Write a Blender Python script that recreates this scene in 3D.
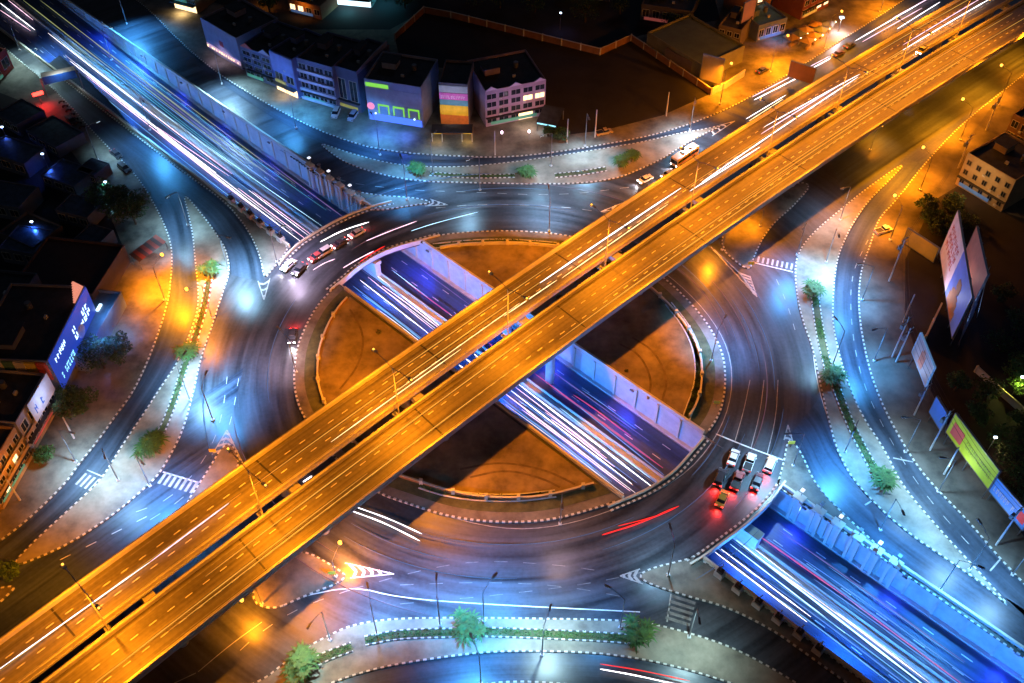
import bpy, math, random
from mathutils import Vector, geometry
random.seed(7)
R = math.radians
for o in list(bpy.data.objects): bpy.data.objects.remove(o)
S = bpy.context.scene; COL = S.collection
# ------------------------------------------------------------------ camera
F, TH, H = 980.0, R(47.3), 165.0
cd = bpy.data.cameras.new('camera'); cam = bpy.data.objects.new('camera', cd); COL.objects.link(cam)
cam.location = (0, 0, H); cam.rotation_euler = (R(90) - TH, 0, 0)
cd.sensor_width = 36; cd.lens = F / 1024 * 36; cd.clip_start = 1; cd.clip_end = 6000
S.camera = cam
# ------------------------------------------------------------------ sky, moonlight, exposure
W = bpy.data.worlds.new('World'); S.world = W; W.use_nodes = True
nt = W.node_tree; bg = nt.nodes['Background']; sk = nt.nodes.new('ShaderNodeTexSky')
sk.sky_type = 'NISHITA'; sk.sun_disc = False; sk.sun_elevation = R(35); sk.sun_rotation = R(200)
nt.links.new(sk.outputs[0], bg.inputs[0]); bg.inputs[1].default_value = 0.004
sl = bpy.data.lights.new('moon', 'SUN'); sl.energy = 0.06; sl.angle = R(0.5); sl.color = (.45, .6, 1)
so = bpy.data.objects.new('moon', sl); COL.objects.link(so); so.rotation_euler = (R(55), 0, R(160))
S.view_settings.view_transform = 'Standard'; S.view_settings.look = 'None'
S.view_settings.exposure = 0.0; S.view_settings.gamma = 1; S.view_settings.use_curve_mapping = False
# ------------------------------------------------------------------ survey helpers
def G(x, y, z=0.0):                       # photo bearing -> plan position at height z
    dx = (x - 512) / F; dy = -(y - 341.5) / F
    t = (z - H) / (-math.sin(TH) + dy * math.cos(TH))
    return Vector((dx * t, (math.cos(TH) + dy * math.sin(TH)) * t, z))
def proj(p):
    v = p - Vector((0, 0, H)); f = v.y * math.cos(TH) - v.z * math.sin(TH); u = v.y * math.sin(TH) + v.z * math.cos(TH)
    return 512 + F * v.x / f, 341.5 - F * u / f
def height(px, ytop):                     # height of something whose foot is at px and top reaches ytop
    b = G(*px); lo, hi = 0, 60
    for _ in range(40):
        m = (lo + hi) / 2
        if proj(Vector((b.x, b.y, m)))[1] > ytop: lo = m
        else: hi = m
    return lo
PC = Vector((8, 148)); UD = Vector((.7219, -.692)); ND = Vector((.692, .7219))
def su(p): q = Vector((p[0], p[1])) - PC; return q.dot(UD), q.dot(ND)
def us(s, n, z=0.0): q = PC + UD * s + ND * n; return Vector((q.x, q.y, z))
NSW = su((0, 131.1))[1]; NNE = su((0, 164.2))[1]
def uz(s):                                # underpass floor level
    a = max(0, min(1, (-95 - s) / 145)); b = max(0, min(1, (s - 160) / 130)); t = max(a, b)
    t = t * t * (1.6 - .6 * t)
    return -6.6 * (1 - t)
def GU(x, y, dz=0.0):
    z = -6
    for _ in range(12): p = G(x, y, z); z = uz(su(p)[0]) + dz
    return G(x, y, z)
def chaikin(P, n=2, closed=False):
    for _ in range(n):
        Q = []; m = len(P)
        for i in range(m if closed else m - 1):
            a, b = P[i], P[(i + 1) % m]; Q += [a * .75 + b * .25, a * .25 + b * .75]
        if not closed: Q = [P[0]] + Q + [P[-1]]
        P = Q
    return P
def clip(P, n0, keep_less):               # clip polygon to one side of the trench
    out = []; m = len(P); f = lambda p: (n0 - su(p)[1]) if keep_less else (su(p)[1] - n0)
    for i in range(m):
        a, b = P[i], P[(i + 1) % m]; fa, fb = f(a), f(b)
        if fa >= 0: out.append(a)
        if (fa >= 0) != (fb >= 0): out.append(a + (b - a) * (fa / (fa - fb)))
    return out
# ------------------------------------------------------------------ materials
def M(name, col, rough=.8, metal=0, var=.25, scale=.5, bump=0., detail=.0, col2=None, emit=0, ecol=None, coat=0):
    m = bpy.data.materials.new(name); m.use_nodes = True; t = m.node_tree; p = t.nodes['Principled BSDF']
    p.inputs['Roughness'].default_value = rough; p.inputs['Metallic'].default_value = metal
    if coat: p.inputs['Coat Weight'].default_value = coat
    tc = t.nodes.new('ShaderNodeTexCoord'); n = t.nodes.new('ShaderNodeTexNoise')
    n.inputs['Scale'].default_value = scale; n.inputs['Detail'].default_value = 8; n.inputs['Roughness'].default_value = .65
    t.links.new(tc.outputs['Object'], n.inputs['Vector'])
    r = t.nodes.new('ShaderNodeValToRGB'); r.color_ramp.elements[0].position = .3; r.color_ramp.elements[1].position = .7
    c2 = col2 or [c * (1 + var) for c in col]; c1 = [c * (1 - var) for c in col]
    r.color_ramp.elements[0].color = (*c1, 1); r.color_ramp.elements[1].color = (*c2, 1)
    t.links.new(n.outputs[0], r.inputs[0]); t.links.new(r.outputs[0], p.inputs['Base Color'])
    if bump:
        b = t.nodes.new('ShaderNodeBump'); b.inputs['Strength'].default_value = bump; b.inputs['Distance'].default_value = .1
        n2 = t.nodes.new('ShaderNodeTexNoise'); n2.inputs['Scale'].default_value = scale * 6; n2.inputs['Detail'].default_value = 6
        t.links.new(tc.outputs['Object'], n2.inputs['Vector']); t.links.new(n2.outputs[0], b.inputs['Height']); t.links.new(b.outputs[0], p.inputs['Normal'])
    if emit:
        p.inputs['Emission Color'].default_value = (*(ecol or col), 1); p.inputs['Emission Strength'].default_value = emit
    return m
def nodes(m): return m.node_tree.nodes, m.node_tree.links
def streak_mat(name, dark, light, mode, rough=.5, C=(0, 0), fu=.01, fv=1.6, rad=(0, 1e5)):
    """asphalt with long streaks of tyre wear and painted-in car light that follow the lanes (UV) or the roundabout (ring)."""
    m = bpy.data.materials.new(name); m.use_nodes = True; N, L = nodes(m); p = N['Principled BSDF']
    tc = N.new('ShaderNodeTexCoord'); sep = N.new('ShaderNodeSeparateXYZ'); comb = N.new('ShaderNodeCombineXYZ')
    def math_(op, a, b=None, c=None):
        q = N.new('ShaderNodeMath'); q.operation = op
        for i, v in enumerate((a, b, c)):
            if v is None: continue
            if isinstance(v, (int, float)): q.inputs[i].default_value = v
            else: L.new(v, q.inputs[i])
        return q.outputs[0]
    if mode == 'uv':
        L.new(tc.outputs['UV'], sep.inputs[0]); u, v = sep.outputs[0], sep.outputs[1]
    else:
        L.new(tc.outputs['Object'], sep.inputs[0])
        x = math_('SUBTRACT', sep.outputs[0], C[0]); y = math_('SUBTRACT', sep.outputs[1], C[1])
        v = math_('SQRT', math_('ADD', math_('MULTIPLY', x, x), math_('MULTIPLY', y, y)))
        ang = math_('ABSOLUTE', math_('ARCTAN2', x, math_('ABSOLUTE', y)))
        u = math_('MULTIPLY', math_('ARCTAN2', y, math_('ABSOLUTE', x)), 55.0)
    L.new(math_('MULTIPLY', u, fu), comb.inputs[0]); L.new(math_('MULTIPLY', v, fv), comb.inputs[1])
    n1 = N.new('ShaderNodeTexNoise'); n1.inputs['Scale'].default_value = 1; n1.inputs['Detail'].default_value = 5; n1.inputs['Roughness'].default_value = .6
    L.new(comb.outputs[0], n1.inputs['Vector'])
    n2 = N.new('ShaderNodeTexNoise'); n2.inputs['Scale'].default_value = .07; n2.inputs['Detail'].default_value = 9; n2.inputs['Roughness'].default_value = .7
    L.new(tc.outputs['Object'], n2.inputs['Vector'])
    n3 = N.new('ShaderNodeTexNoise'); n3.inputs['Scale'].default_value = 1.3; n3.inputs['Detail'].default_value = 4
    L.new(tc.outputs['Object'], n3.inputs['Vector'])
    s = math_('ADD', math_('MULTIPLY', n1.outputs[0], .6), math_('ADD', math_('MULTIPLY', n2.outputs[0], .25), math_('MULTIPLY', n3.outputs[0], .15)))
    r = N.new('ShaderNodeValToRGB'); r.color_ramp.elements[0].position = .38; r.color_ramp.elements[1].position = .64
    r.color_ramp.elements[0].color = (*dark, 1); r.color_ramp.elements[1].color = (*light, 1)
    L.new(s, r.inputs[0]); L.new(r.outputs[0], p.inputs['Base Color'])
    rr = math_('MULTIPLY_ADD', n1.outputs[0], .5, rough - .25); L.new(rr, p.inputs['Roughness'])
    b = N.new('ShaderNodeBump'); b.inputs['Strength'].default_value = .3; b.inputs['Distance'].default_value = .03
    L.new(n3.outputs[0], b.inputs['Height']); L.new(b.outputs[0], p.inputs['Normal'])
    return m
def dash_mat(name, c1, c2, period, duty=.5, rough=.7):
    m = bpy.data.materials.new(name); m.use_nodes = True; N, L = nodes(m); p = N['Principled BSDF']
    tc = N.new('ShaderNodeTexCoord'); sep = N.new('ShaderNodeSeparateXYZ'); L.new(tc.outputs['UV'], sep.inputs[0])
    a = N.new('ShaderNodeMath'); a.operation = 'DIVIDE'; a.inputs[1].default_value = period; L.new(sep.outputs[0], a.inputs[0])
    f = N.new('ShaderNodeMath'); f.operation = 'FRACT'; L.new(a.outputs[0], f.inputs[0])
    g = N.new('ShaderNodeMath'); g.operation = 'LESS_THAN'; g.inputs[1].default_value = duty; L.new(f.outputs[0], g.inputs[0])
    x = N.new('ShaderNodeMix'); x.data_type = 'RGBA'; L.new(g.outputs[0], x.inputs[0])
    x.inputs[6].default_value = (*c1, 1); x.inputs[7].default_value = (*c2, 1); L.new(x.outputs[2], p.inputs['Base Color'])
    p.inputs['Roughness'].default_value = rough
    return m
RC = (-.75, 148)
def fc(x, c): return Vector((x, -.00052 * x * x + .979 * x + c, 0))
CU1, CU2, CL1, CL2 = 162.9, 149.6, 145.3, 131.1
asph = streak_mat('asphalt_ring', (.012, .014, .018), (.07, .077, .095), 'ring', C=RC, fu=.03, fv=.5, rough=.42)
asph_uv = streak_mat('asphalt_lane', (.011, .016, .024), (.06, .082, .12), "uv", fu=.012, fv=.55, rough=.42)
deckm = streak_mat('deck_asphalt', (.05, .045, .032), (.18, .162, .102), 'uv', fu=.008, fv=.75, rough=.5)  # streaks along the deck paint in blurred car lights besides tyre tracks
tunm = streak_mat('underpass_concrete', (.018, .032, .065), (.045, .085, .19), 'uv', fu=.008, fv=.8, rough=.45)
soil = M('dark_soil', (.035, .035, .03), .95, scale=.05, var=.6)
conc = M('pale_concrete', (.19, .168, .13), .85, scale=.12, var=.6, bump=.2)
conc2 = M('dusty_paving', (.145, .127, .1), .85, scale=.14, var=.7, bump=.2)
conc3 = M('wall_concrete', (.48, .49, .5), .7, scale=.35, var=.2)
conc4 = M('parapet_concrete', (.52, .49, .4), .75, scale=.3, var=.15)
dirt = M('brown_dirt', (.19, .145, .075), .95, scale=.16, var=.6, bump=.5)
grass = M('dry_grass', (.07, .075, .03), .95, scale=.4, var=.5, bump=.5)
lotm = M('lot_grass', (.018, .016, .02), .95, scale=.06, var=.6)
white = M('white_paint', (.62, .62, .6), .7, scale=1.5, var=.2)
faded = M('faded_paint', (.15, .15, .15), .75, scale=.8, var=.45)
wornw = M('worn_paint', (.34, .34, .33), .7, scale=.8, var=.35)
black = M('black_plastic', (.015, .015, .017), .5)
metal = M('grey_steel', (.22, .23, .25), .45, .6)
rust = M('rusty_steel', (.25, .12, .05), .7)
kerbm = dash_mat('kerb_paint', (.06, .06, .055), (.48, .47, .44), 1.25)
kerbr = dash_mat('kerb_paint_red', (.25, .03, .04), (.75, .72, .7), 1.7)
leafA = M('leaf_green', (.04, .105, .018), .7, scale=1.2, var=.6)
leafB = M('leaf_dark', (.035, .08, .025), .7, scale=1.0, var=.6)
bark = M('bark', (.07, .05, .035), .9, scale=2)
glass = M('dark_glass', (.015, .02, .03), .12, scale=1)
tyre = M('tyre', (.012, .012, .012), .8)
def E_(name, col, s): return M(name, (0.02, .02, .02), .5, var=0, emit=s, ecol=col)
eW = E_('trail_white', (1, .93, .97), 3.2); eB = E_('trail_blue_white', (.45, .75, 1), 2.6); eP = E_('trail_pink', (1, .6, .78), 2.2)
eR = E_('trail_red', (1, .012, .008), 1.3); eM = E_('trail_magenta', (.8, .08, .25), .75); eBd = E_('trail_blue_faint', (.2, .42, 1), .7)
eY = E_('trail_amber', (1, .75, .35), 3.0); eG = E_('trail_olive', (.7, .75, .3), .5); eV = E_('trail_violet', (.35, .22, .6), .45)
headl = E_('headlight', (1, .95, .95), 14); taill = E_('taillight', (1, .03, .02), 9); warml = E_('warm_bulb', (1, .72, .35), 12)
ledl = E_('lamp_lens_white', (.6, .8, 1), 8); sodl = E_('lamp_lens_sodium', (1, .4, .04), 5)
# ------------------------------------------------------------------ mesh helpers
class MB:
    def __init__(s): s.v = []; s.f = []; s.uv = []; s.has = False; s.mi = []
    def add(s, v, f, uv=None, mi=0):
        b = len(s.v); s.v += [tuple(x) for x in v]; s.f += [tuple(b + i for i in q) for q in f]
        s.uv += list(uv) if uv else [(0, 0)] * len(v); s.mi += [mi] * len(f); return s
    def box(s, x0, x1, y0, y1, z0, z1, mi=0):
        return s.add([(x0, y0, z0), (x1, y0, z0), (x1, y1, z0), (x0, y1, z0), (x0, y0, z1), (x1, y0, z1), (x1, y1, z1), (x0, y1, z1)],
                     [(3, 2, 1, 0), (4, 5, 6, 7), (0, 1, 5, 4), (1, 2, 6, 5), (2, 3, 7, 6), (3, 0, 4, 7)], None, mi)
    def poly(s, P, z=None):
        P = [Vector((p[0], p[1], p[2] if z is None else z)) for p in P]
        tr = geometry.tessellate_polygon([P]); Q = []
        for t in tr:
            a, b, c = (P[i] for i in t)
            Q.append(t if (b - a).cross(c - a).z > 0 else (t[0], t[2], t[1]))
        return s.add(P, Q)
    def slab(s, P, z0, z1):
        s.poly(P, z1); n = len(P)
        v = [(p[0], p[1], z0) for p in P] + [(p[0], p[1], z1) for p in P]
        return s.add(v, [(i, (i + 1) % n, n + (i + 1) % n, n + i) for i in range(n)])
    def sweep(s, P, w, z0, z1, closed=False, off=0.0, zrel=True):      # rectangular section along a plan polyline
        n = len(P); v = []; uv = []; f = []; d = 0
        for i in range(n + (1 if closed else 0)):
            k = i % n
            a = P[(k - 1) % n] if (closed or k > 0) else P[k]; b = P[(k + 1) % n] if (closed or k < n - 1) else P[k]
            t = Vector((b[0] - a[0], b[1] - a[1]));
            if t.length < 1e-6: t = Vector((1, 0))
            t.normalize(); nn = Vector((-t.y, t.x)); c = Vector((P[k][0], P[k][1])) + nn * off; zb = P[k][2] if len(P[k]) > 2 else 0
            if i: d += (Vector(P[k][:2]) - Vector(P[(k - 1) % n][:2])).length
            l = c + nn * w / 2; r = c - nn * w / 2
            v += [(l.x, l.y, zb + z0), (l.x, l.y, zb + z1), (r.x, r.y, zb + z1), (r.x, r.y, zb + z0)]; uv += [(d, 0), (d, w * .0), (d, w), (d, w)]
            if i:
                q = len(v) - 8
                f += [(q, q + 4, q + 5, q + 1), (q + 1, q + 5, q + 6, q + 2), (q + 2, q + 6, q + 7, q + 3)]
        f += [(0, 1, 2, 3), (len(v) - 1, len(v) - 2, len(v) - 3, len(v) - 4)]
        return s.add(v, f, uv)
    def strip(s, A, B, z=None):            # sheet between two polylines with equal counts, uv in metres
        v = []; uv = []; f = []; d = 0
        for i, (a, b) in enumerate(zip(A, B)):
            if i: d += ((a - A[i - 1]).length + (b - B[i - 1]).length) / 2
            za = a.z if z is None else z; zb = b.z if z is None else z
            v += [(a.x, a.y, za), (b.x, b.y, zb)]; uv += [(d, 0), (d, (a - b).length)]
            if i: q = 2 * i; f.append((q - 2, q, q + 1, q - 1))
        return s.add(v, f, uv)
    def tube(s, P, r, n=6, r2=None, taper=False):
        b = None; v = []; f = []
        m = len(P)
        for i, p in enumerate(P):
            a = P[max(0, i - 1)]; c = P[min(m - 1, i + 1)]; t = (Vector(c) - Vector(a)).normalized()
            u = t.orthogonal().normalized() if abs(t.z) > .95 else Vector((-t.y, t.x, 0)).normalized(); w = t.cross(u)
            rr = r if r2 is None else r + (r2 - r) * i / (m - 1)
            if taper: rr = r * (.25 + .75 * min(1, min(i, m - 1 - i) / (m * .16))) * (1 + .22 * math.sin(i * 1.7))
            for k in range(n): q = Vector(p) + (u * math.cos(k * 2 * math.pi / n) + w * math.sin(k * 2 * math.pi / n)) * rr; v.append(q)
            if i:
                for k in range(n): f.append(((i - 1) * n + k, (i - 1) * n + (k + 1) % n, i * n + (k + 1) % n, i * n + k))
        f.append(tuple(range(n))[::-1]); f.append(tuple(range((m - 1) * n, m * n)))
        return s.add(v, f)
    def build(s, name, mat, parent=None, smooth=False):
        me = bpy.data.meshes.new(name); me.from_pydata(s.v, [], s.f)
        for m in (mat if isinstance(mat, (list, tuple)) else [mat]): me.materials.append(m)
        ul = me.uv_layers.new(name='UVMap')
        for lp in me.loops: ul.data[lp.index].uv = s.uv[lp.vertex_index]
        if any(s.mi):
            for pl, k in zip(me.polygons, s.mi): pl.material_index = k
        if smooth:
            for pl in me.polygons: pl.use_smooth = True
        me.update(); o = bpy.data.objects.new(name, me); COL.objects.link(o)
        if parent: o.parent = parent
        return o
def struct(name, mb, mat): o = mb.build(name, mat); o['kind'] = 'structure'; return o
def tag(o, label, cat, group=None, kind=None):
    o['label'] = label; o['category'] = cat
    if group: o['group'] = group
    if kind: o['kind'] = kind
    return o
def thing(name, loc, rz, label, cat, group=None):
    o = bpy.data.objects.new(name, None); COL.objects.link(o); o.location = loc; o.rotation_euler = (0, 0, rz); o.empty_display_size = .3
    return tag(o, label, cat, group)
def px(P, z=0.0): return [G(x, y, z) for x, y in P]
def light(parent, loc, target, col, power, size=.35, cone=150, name='light'):
    l = bpy.data.lights.new(name, 'SPOT'); l.energy = power; l.color = col; l.shadow_soft_size = size; l.spot_size = R(cone); l.spot_blend = 1
    o = bpy.data.objects.new(name, l); COL.objects.link(o); o.parent = parent; o.location = loc
    d = Vector(target) - Vector(loc); o.rotation_euler = d.to_track_quat('-Z', 'Y').to_euler(); return o
BLUE = (.07, .4, 1.0); WHT = (.34, .68, 1.0); SOD = (1.0, .275, .006); TEAL = (.5, .8, .85)

# ================================================================== GROUND AND ROADS
def halves(P): return clip(P, NSW, True), clip(P, NNE, False)
def sheet(name, P, z, mat):
    mb = MB()
    for q in halves(P):
        if len(q) > 2: mb.poly(q, z)
    return struct(name, mb, mat)
BIG = [Vector((-3000, -500, 0)), Vector((3000, -500, 0)), Vector((3000, 4000, 0)), Vector((-3000, 4000, 0))]
mb = MB()
for q in halves(BIG): mb.poly(q, -.03)
for a, b in ((-5000, -240), (290, 5000)): mb.poly([us(a, NSW), us(b, NSW), us(b, NNE), us(a, NNE)], -.03)
struct('ground', mb, soil)
mb = MB()
AR = [Vector((-330, 20, 0)), Vector((330, 20, 0)), Vector((330, 420, 0)), Vector((-330, 420, 0))]
for q in halves(AR): mb.poly(q, 0)
mb.poly([us(-330, NSW), us(-240, NSW), us(-240, NNE), us(-330, NNE)], 0)
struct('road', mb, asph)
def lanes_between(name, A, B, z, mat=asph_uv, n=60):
    """road sheet between two traced kerbs"""
    def res(P):
        P = chaikin(P, 2); d = [0]
        for i in range(1, len(P)): d.append(d[-1] + (P[i] - P[i - 1]).length)
        out = []
        for k in range(n + 1):
            t = d[-1] * k / n; j = 0
            while j < len(d) - 2 and d[j + 1] < t: j += 1
            out.append(P[j].lerp(P[j + 1], (t - d[j]) / max(1e-6, d[j + 1] - d[j])))
        return out
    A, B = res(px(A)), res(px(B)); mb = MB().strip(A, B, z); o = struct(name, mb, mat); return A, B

# ---- raised islands: traced outlines -> world
def island(name, P, mat=conc, kerb=kerbm, z=.16, smooth=2, kw=.32):
    W_ = chaikin(px(P), smooth, True)
    ar = sum(a.x * b.y - b.x * a.y for a, b in zip(W_, W_[1:] + W_[:1]))
    if ar < 0: W_.reverse()
    struct(name, MB().slab(W_, -.02, z), mat)
    if kerb: struct('kerb', MB().sweep(W_, kw, -.02, z + .06, True), kerb)
    return W_
island('traffic_island', [(60, 72), (86, 92), (147, 138), (188, 171), (231, 202), (262, 226), (289, 246), (284, 256), (272, 270), (264, 280), (261, 257), (248, 229), (225, 201), (188, 176), (145, 143), (84, 96), (56, 74)], conc2)
island('traffic_island', [(285, 153), (300, 163), (314, 174), (342, 189), (378, 196), (416, 198), (434, 203), (416, 205), (378, 211), (368, 208), (330, 182)], conc2)
island('traffic_island', [(317, 142), (342, 151), (373, 160), (403, 166), (451, 168), (501, 164), (552, 157), (603, 149), (645, 142), (676, 134), (707, 129), (724, 125), (706, 133), (681, 147), (661, 160), (636, 171), (616, 179), (578, 184), (527, 184), (476, 183), (425, 182), (390, 177), (352, 166), (336, 157)])
island('traffic_island', [(712, 240), (749, 274), (753, 258), (768, 228), (796, 204), (815, 180), (760, 190)], conc2)
island('traffic_island', [(908, 160), (865, 190), (843, 208), (815, 231), (800, 249), (795, 265), (796, 292), (803, 323), (812, 345), (820, 384), (832, 434), (839, 455), (856, 485), (900, 528), (955, 565), (988, 588), (1014, 612), (982, 576), (941, 532), (900, 484), (886, 452), (860, 414), (843, 371), (834, 333), (832, 312), (835, 264), (848, 231), (866, 203), (890, 180)])
island('traffic_island', [(788, 437), (801, 452), (815, 486), (853, 524), (900, 566), (1060, 678), (1058, 682), (900, 571), (832, 524), (783, 491), (777, 486), (784, 462)], conc2)
island('traffic_island', [(638, 576), (650, 569), (678, 562), (700, 556), (760, 604), (840, 664), (900, 710), (870, 700), (802, 651), (771, 629), (727, 607), (689, 597), (648, 584)], conc2)
island('traffic_island', [(200, 706), (263, 681), (282, 665), (306, 648), (330, 635), (353, 625), (391, 619), (459, 618), (536, 619), (605, 620), (648, 623), (692, 634), (733, 648), (771, 668), (810, 692), (860, 730), (780, 700), (730, 683), (682, 668), (631, 657), (580, 652), (502, 651), (459, 655), (391, 665), (347, 677), (310, 692), (250, 712)])
island('traffic_island', [(273, 611), (302, 597), (350, 579), (336, 568), (302, 549), (270, 560), (248, 600)], conc2)
island('traffic_island', [(228, 437), (204, 478), (181, 511), (215, 500), (243, 466)], conc2)
island('traffic_island', [(183, 192), (203, 216), (218, 236), (227, 252), (230, 272), (223, 292), (211, 330), (201, 358), (193, 394), (183, 432), (163, 469), (152, 482), (119, 511), (78, 539), (44, 556), (8, 569), (34, 542), (68, 511), (102, 480), (119, 451), (142, 417), (162, 386), (178, 363), (192, 330), (200, 302), (195, 257), (193, 234), (188, 212)])
island('traffic_island', [(-25, 612), (-20, 596), (0, 588), (17, 586), (6, 597), (-10, 612)], conc2)
island('traffic_island', [(440, 700), (480, 684), (530, 681), (600, 688), (640, 705), (560, 720)], conc2)
# ---- outer pavements
WP = island('pavement', [(60, 94), (100, 140), (137, 175), (160, 214), (172, 244), (172, 272), (168, 305), (155, 343), (145, 368), (132, 394), (117, 414), (99, 440), (76, 468), (68, 481), (34, 515), (0, 542), (-60, 580), (-150, 560), (-160, 90), (-60, -20), (0, 45)], conc2, kerbm)
island('pavement', [(150, 10), (178, 40), (215, 72), (260, 100), (300, 122), (337, 138), (378, 150), (428, 155), (451, 156), (501, 158), (552, 153), (603, 145), (660, 134), (702, 120), (745, 101), (808, 62), (840, 41), (886, 12), (940, -24), (900, -60), (500, -70), (100, -60), (110, -20)], conc2, kerbm)
island('pavement', [(1060, 45), (1024, 75), (960, 125), (921, 168), (896, 201), (878, 219), (870, 246), (860, 272), (858, 310), (866, 358), (878, 396), (896, 432), (916, 465), (935, 488), (969, 522), (1003, 563), (1060, 620), (1300, 640), (1300, 40)], M('dark_paving', (.095, .08, .065), .9, scale=.12, var=.6, bump=.2), kerbm)
# dark lots behind the pavements
def lot(name, P, mat, z): W_ = px(P, 0); struct(name, MB().poly(W_, z), mat)
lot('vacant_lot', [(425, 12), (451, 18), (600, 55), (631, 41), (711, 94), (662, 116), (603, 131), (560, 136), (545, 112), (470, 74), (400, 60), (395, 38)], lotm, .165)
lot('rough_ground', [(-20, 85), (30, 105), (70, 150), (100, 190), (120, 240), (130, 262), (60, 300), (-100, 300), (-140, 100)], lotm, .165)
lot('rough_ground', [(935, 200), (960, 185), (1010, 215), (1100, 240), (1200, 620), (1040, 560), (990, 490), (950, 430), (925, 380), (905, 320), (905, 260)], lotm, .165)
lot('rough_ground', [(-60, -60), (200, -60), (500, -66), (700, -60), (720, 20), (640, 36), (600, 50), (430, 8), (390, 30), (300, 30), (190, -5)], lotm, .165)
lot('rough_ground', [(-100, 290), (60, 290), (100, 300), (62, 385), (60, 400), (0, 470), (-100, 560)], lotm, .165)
# ---- road sheets with lanes that run along them
lanes_between('frontage_road', [(60, 55), (110, 100), (150, 148), (185, 200), (193, 234), (195, 257), (200, 302), (178, 363), (142, 417), (102, 479), (34, 542), (-30, 590)],
              [(40, 70), (100, 140), (137, 175), (160, 214), (172, 244), (172, 272), (168, 305), (145, 368), (117, 414), (68, 481), (0, 542), (-60, 582)], .012)
lanes_between('slip_road', [(84, 96), (145, 143), (188, 177), (225, 202), (248, 230), (261, 257), (264, 282)],
              [(66, 104), (120, 148), (165, 185), (203, 216), (218, 236), (228, 252), (231, 275)], .016)
lanes_between('slip_road', [(905, 158), (866, 203), (848, 231), (835, 264), (832, 312), (843, 371), (860, 414), (886, 452), (900, 484), (941, 532), (982, 576), (1050, 640)],
              [(925, 165), (878, 219), (870, 246), (860, 272), (858, 310), (866, 358), (878, 396), (896, 432), (916, 465), (969, 522), (1003, 563), (1070, 625)], .012)
lanes_between('exit_road', [(788, 437), (801, 452), (815, 486), (853, 524), (900, 566), (1060, 678)], [(822, 395), (832, 434), (856, 485), (900, 528), (955, 565), (1090, 652)], .012)
lanes_between('frontage_road', [(190, 60), (250, 105), (317, 143), (373, 160), (403, 166), (451, 168), (501, 164), (552, 157), (603, 149), (676, 134), (724, 125)],
              [(205, 65), (260, 100), (337, 138), (378, 150), (428, 155), (451, 156), (501, 158), (552, 153), (603, 145), (660, 134), (702, 120)], .012)
lanes_between('service_road', [(263, 681), (310, 692), (347, 677), (391, 665), (459, 655), (502, 651), (580, 652), (631, 657), (682, 668), (760, 694)], [(250, 730), (330, 712), (400, 690), (460, 686), (502, 683), (530, 681), (600, 688), (660, 700), (700, 712), (760, 740)], .012)

def side_road(x0, x1, c0, c1):
    A = [Vector((*fc(x, c0).xy, 0)) for x in range(x0, x1, 5)]; B = [Vector((*fc(x, c1).xy, 0)) for x in range(x0, x1, 5)]
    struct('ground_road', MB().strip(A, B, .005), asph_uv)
side_road(88, 330, CL2 + 8, CL2 - 30); side_road(70, 330, CU1 + 40, CU1 - 6); side_road(-190, -58, CU1 + 42, CU1 - 6); side_road(-190, -64, CL2 + 8, CL2 - 34)
# ---- central island (cut by the underpass) with sunken dirt
ringpx = [(419, 241), (440, 235), (475, 232), (512, 231), (545, 233), (575, 237), (625, 252), (664, 277), (702, 315), (723, 351), (726, 384), (721, 412), (707, 434), (692, 452), (674, 473), (645, 492), (601, 507), (550, 521), (502, 523), (451, 518), (400, 501), (377, 493), (335, 460), (304, 419), (295, 394), (294, 371), (298, 343), (315, 308), (337, 285), (362, 262), (388, 248)]
RW = chaikin(px(ringpx), 2, True); RW.reverse() if sum(a.x * b.y - b.x * a.y for a, b in zip(RW, RW[1:] + RW[:1])) < 0 else None
RCv = Vector((RC[0], RC[1], 0))
def inset(P, d): return [p + (RCv - p).normalized() * d for p in P]
for lessq, n0 in ((True, NSW - .3), (False, NNE + .3)):
    Q = clip(RW, n0, lessq); struct('central_island', MB().slab(Q, -.02, .16), conc2)
    Q = clip(inset(RW, 2.2), n0 + (-.5 if lessq else .5), lessq); struct('planting_verge', MB().slab(Q, .0, .2), grass)
    Q = clip(inset(RW, 5.2), n0 + (-.9 if lessq else .9), lessq); struct('dirt_ground', MB().slab(Q, .1, .24), dirt)
    arc = []
    runs = []
    for p in RW + RW:
        ok = (su(p)[1] < n0) if lessq else (su(p)[1] > n0)
        if ok: arc.append(p)
        else:
            if len(arc) > 10: runs.append(arc)
            arc = []
    struct('kerb', MB().sweep(max(runs, key=len), .42, -.02, .24), kerbm)
    # low concrete fence with posts around the dirt
    ar = inset(max(runs, key=len), 5.2)
    ar = [p for p in ar if (su(p)[1] < n0 - 1.2 if lessq else su(p)[1] > n0 + 1.2)]
    c = ar[len(ar) // 2]
    f = thing('boundary_fence', c.copy(), 0, 'curved low concrete fence with posts round the dirt %s the underpass' % ('below and left of' if lessq else 'above and right of'), 'fence')
    loc = [p - c for p in ar]
    MB().sweep(loc, .3, .15, .95).build('fence_wall', rust if lessq else conc4, f)
    MB().sweep(loc, .42, .95, 1.05).build('coping', conc4, f)
    d = 0
    for i in range(1, len(loc)):
        d += (loc[i] - loc[i - 1]).length
        if d > 5.5: d = 0; p = loc[i]; MB().box(p.x - .35, p.x + .35, p.y - .35, p.y + .35, .15, 1.6).build('post', conc4, f)

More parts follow.
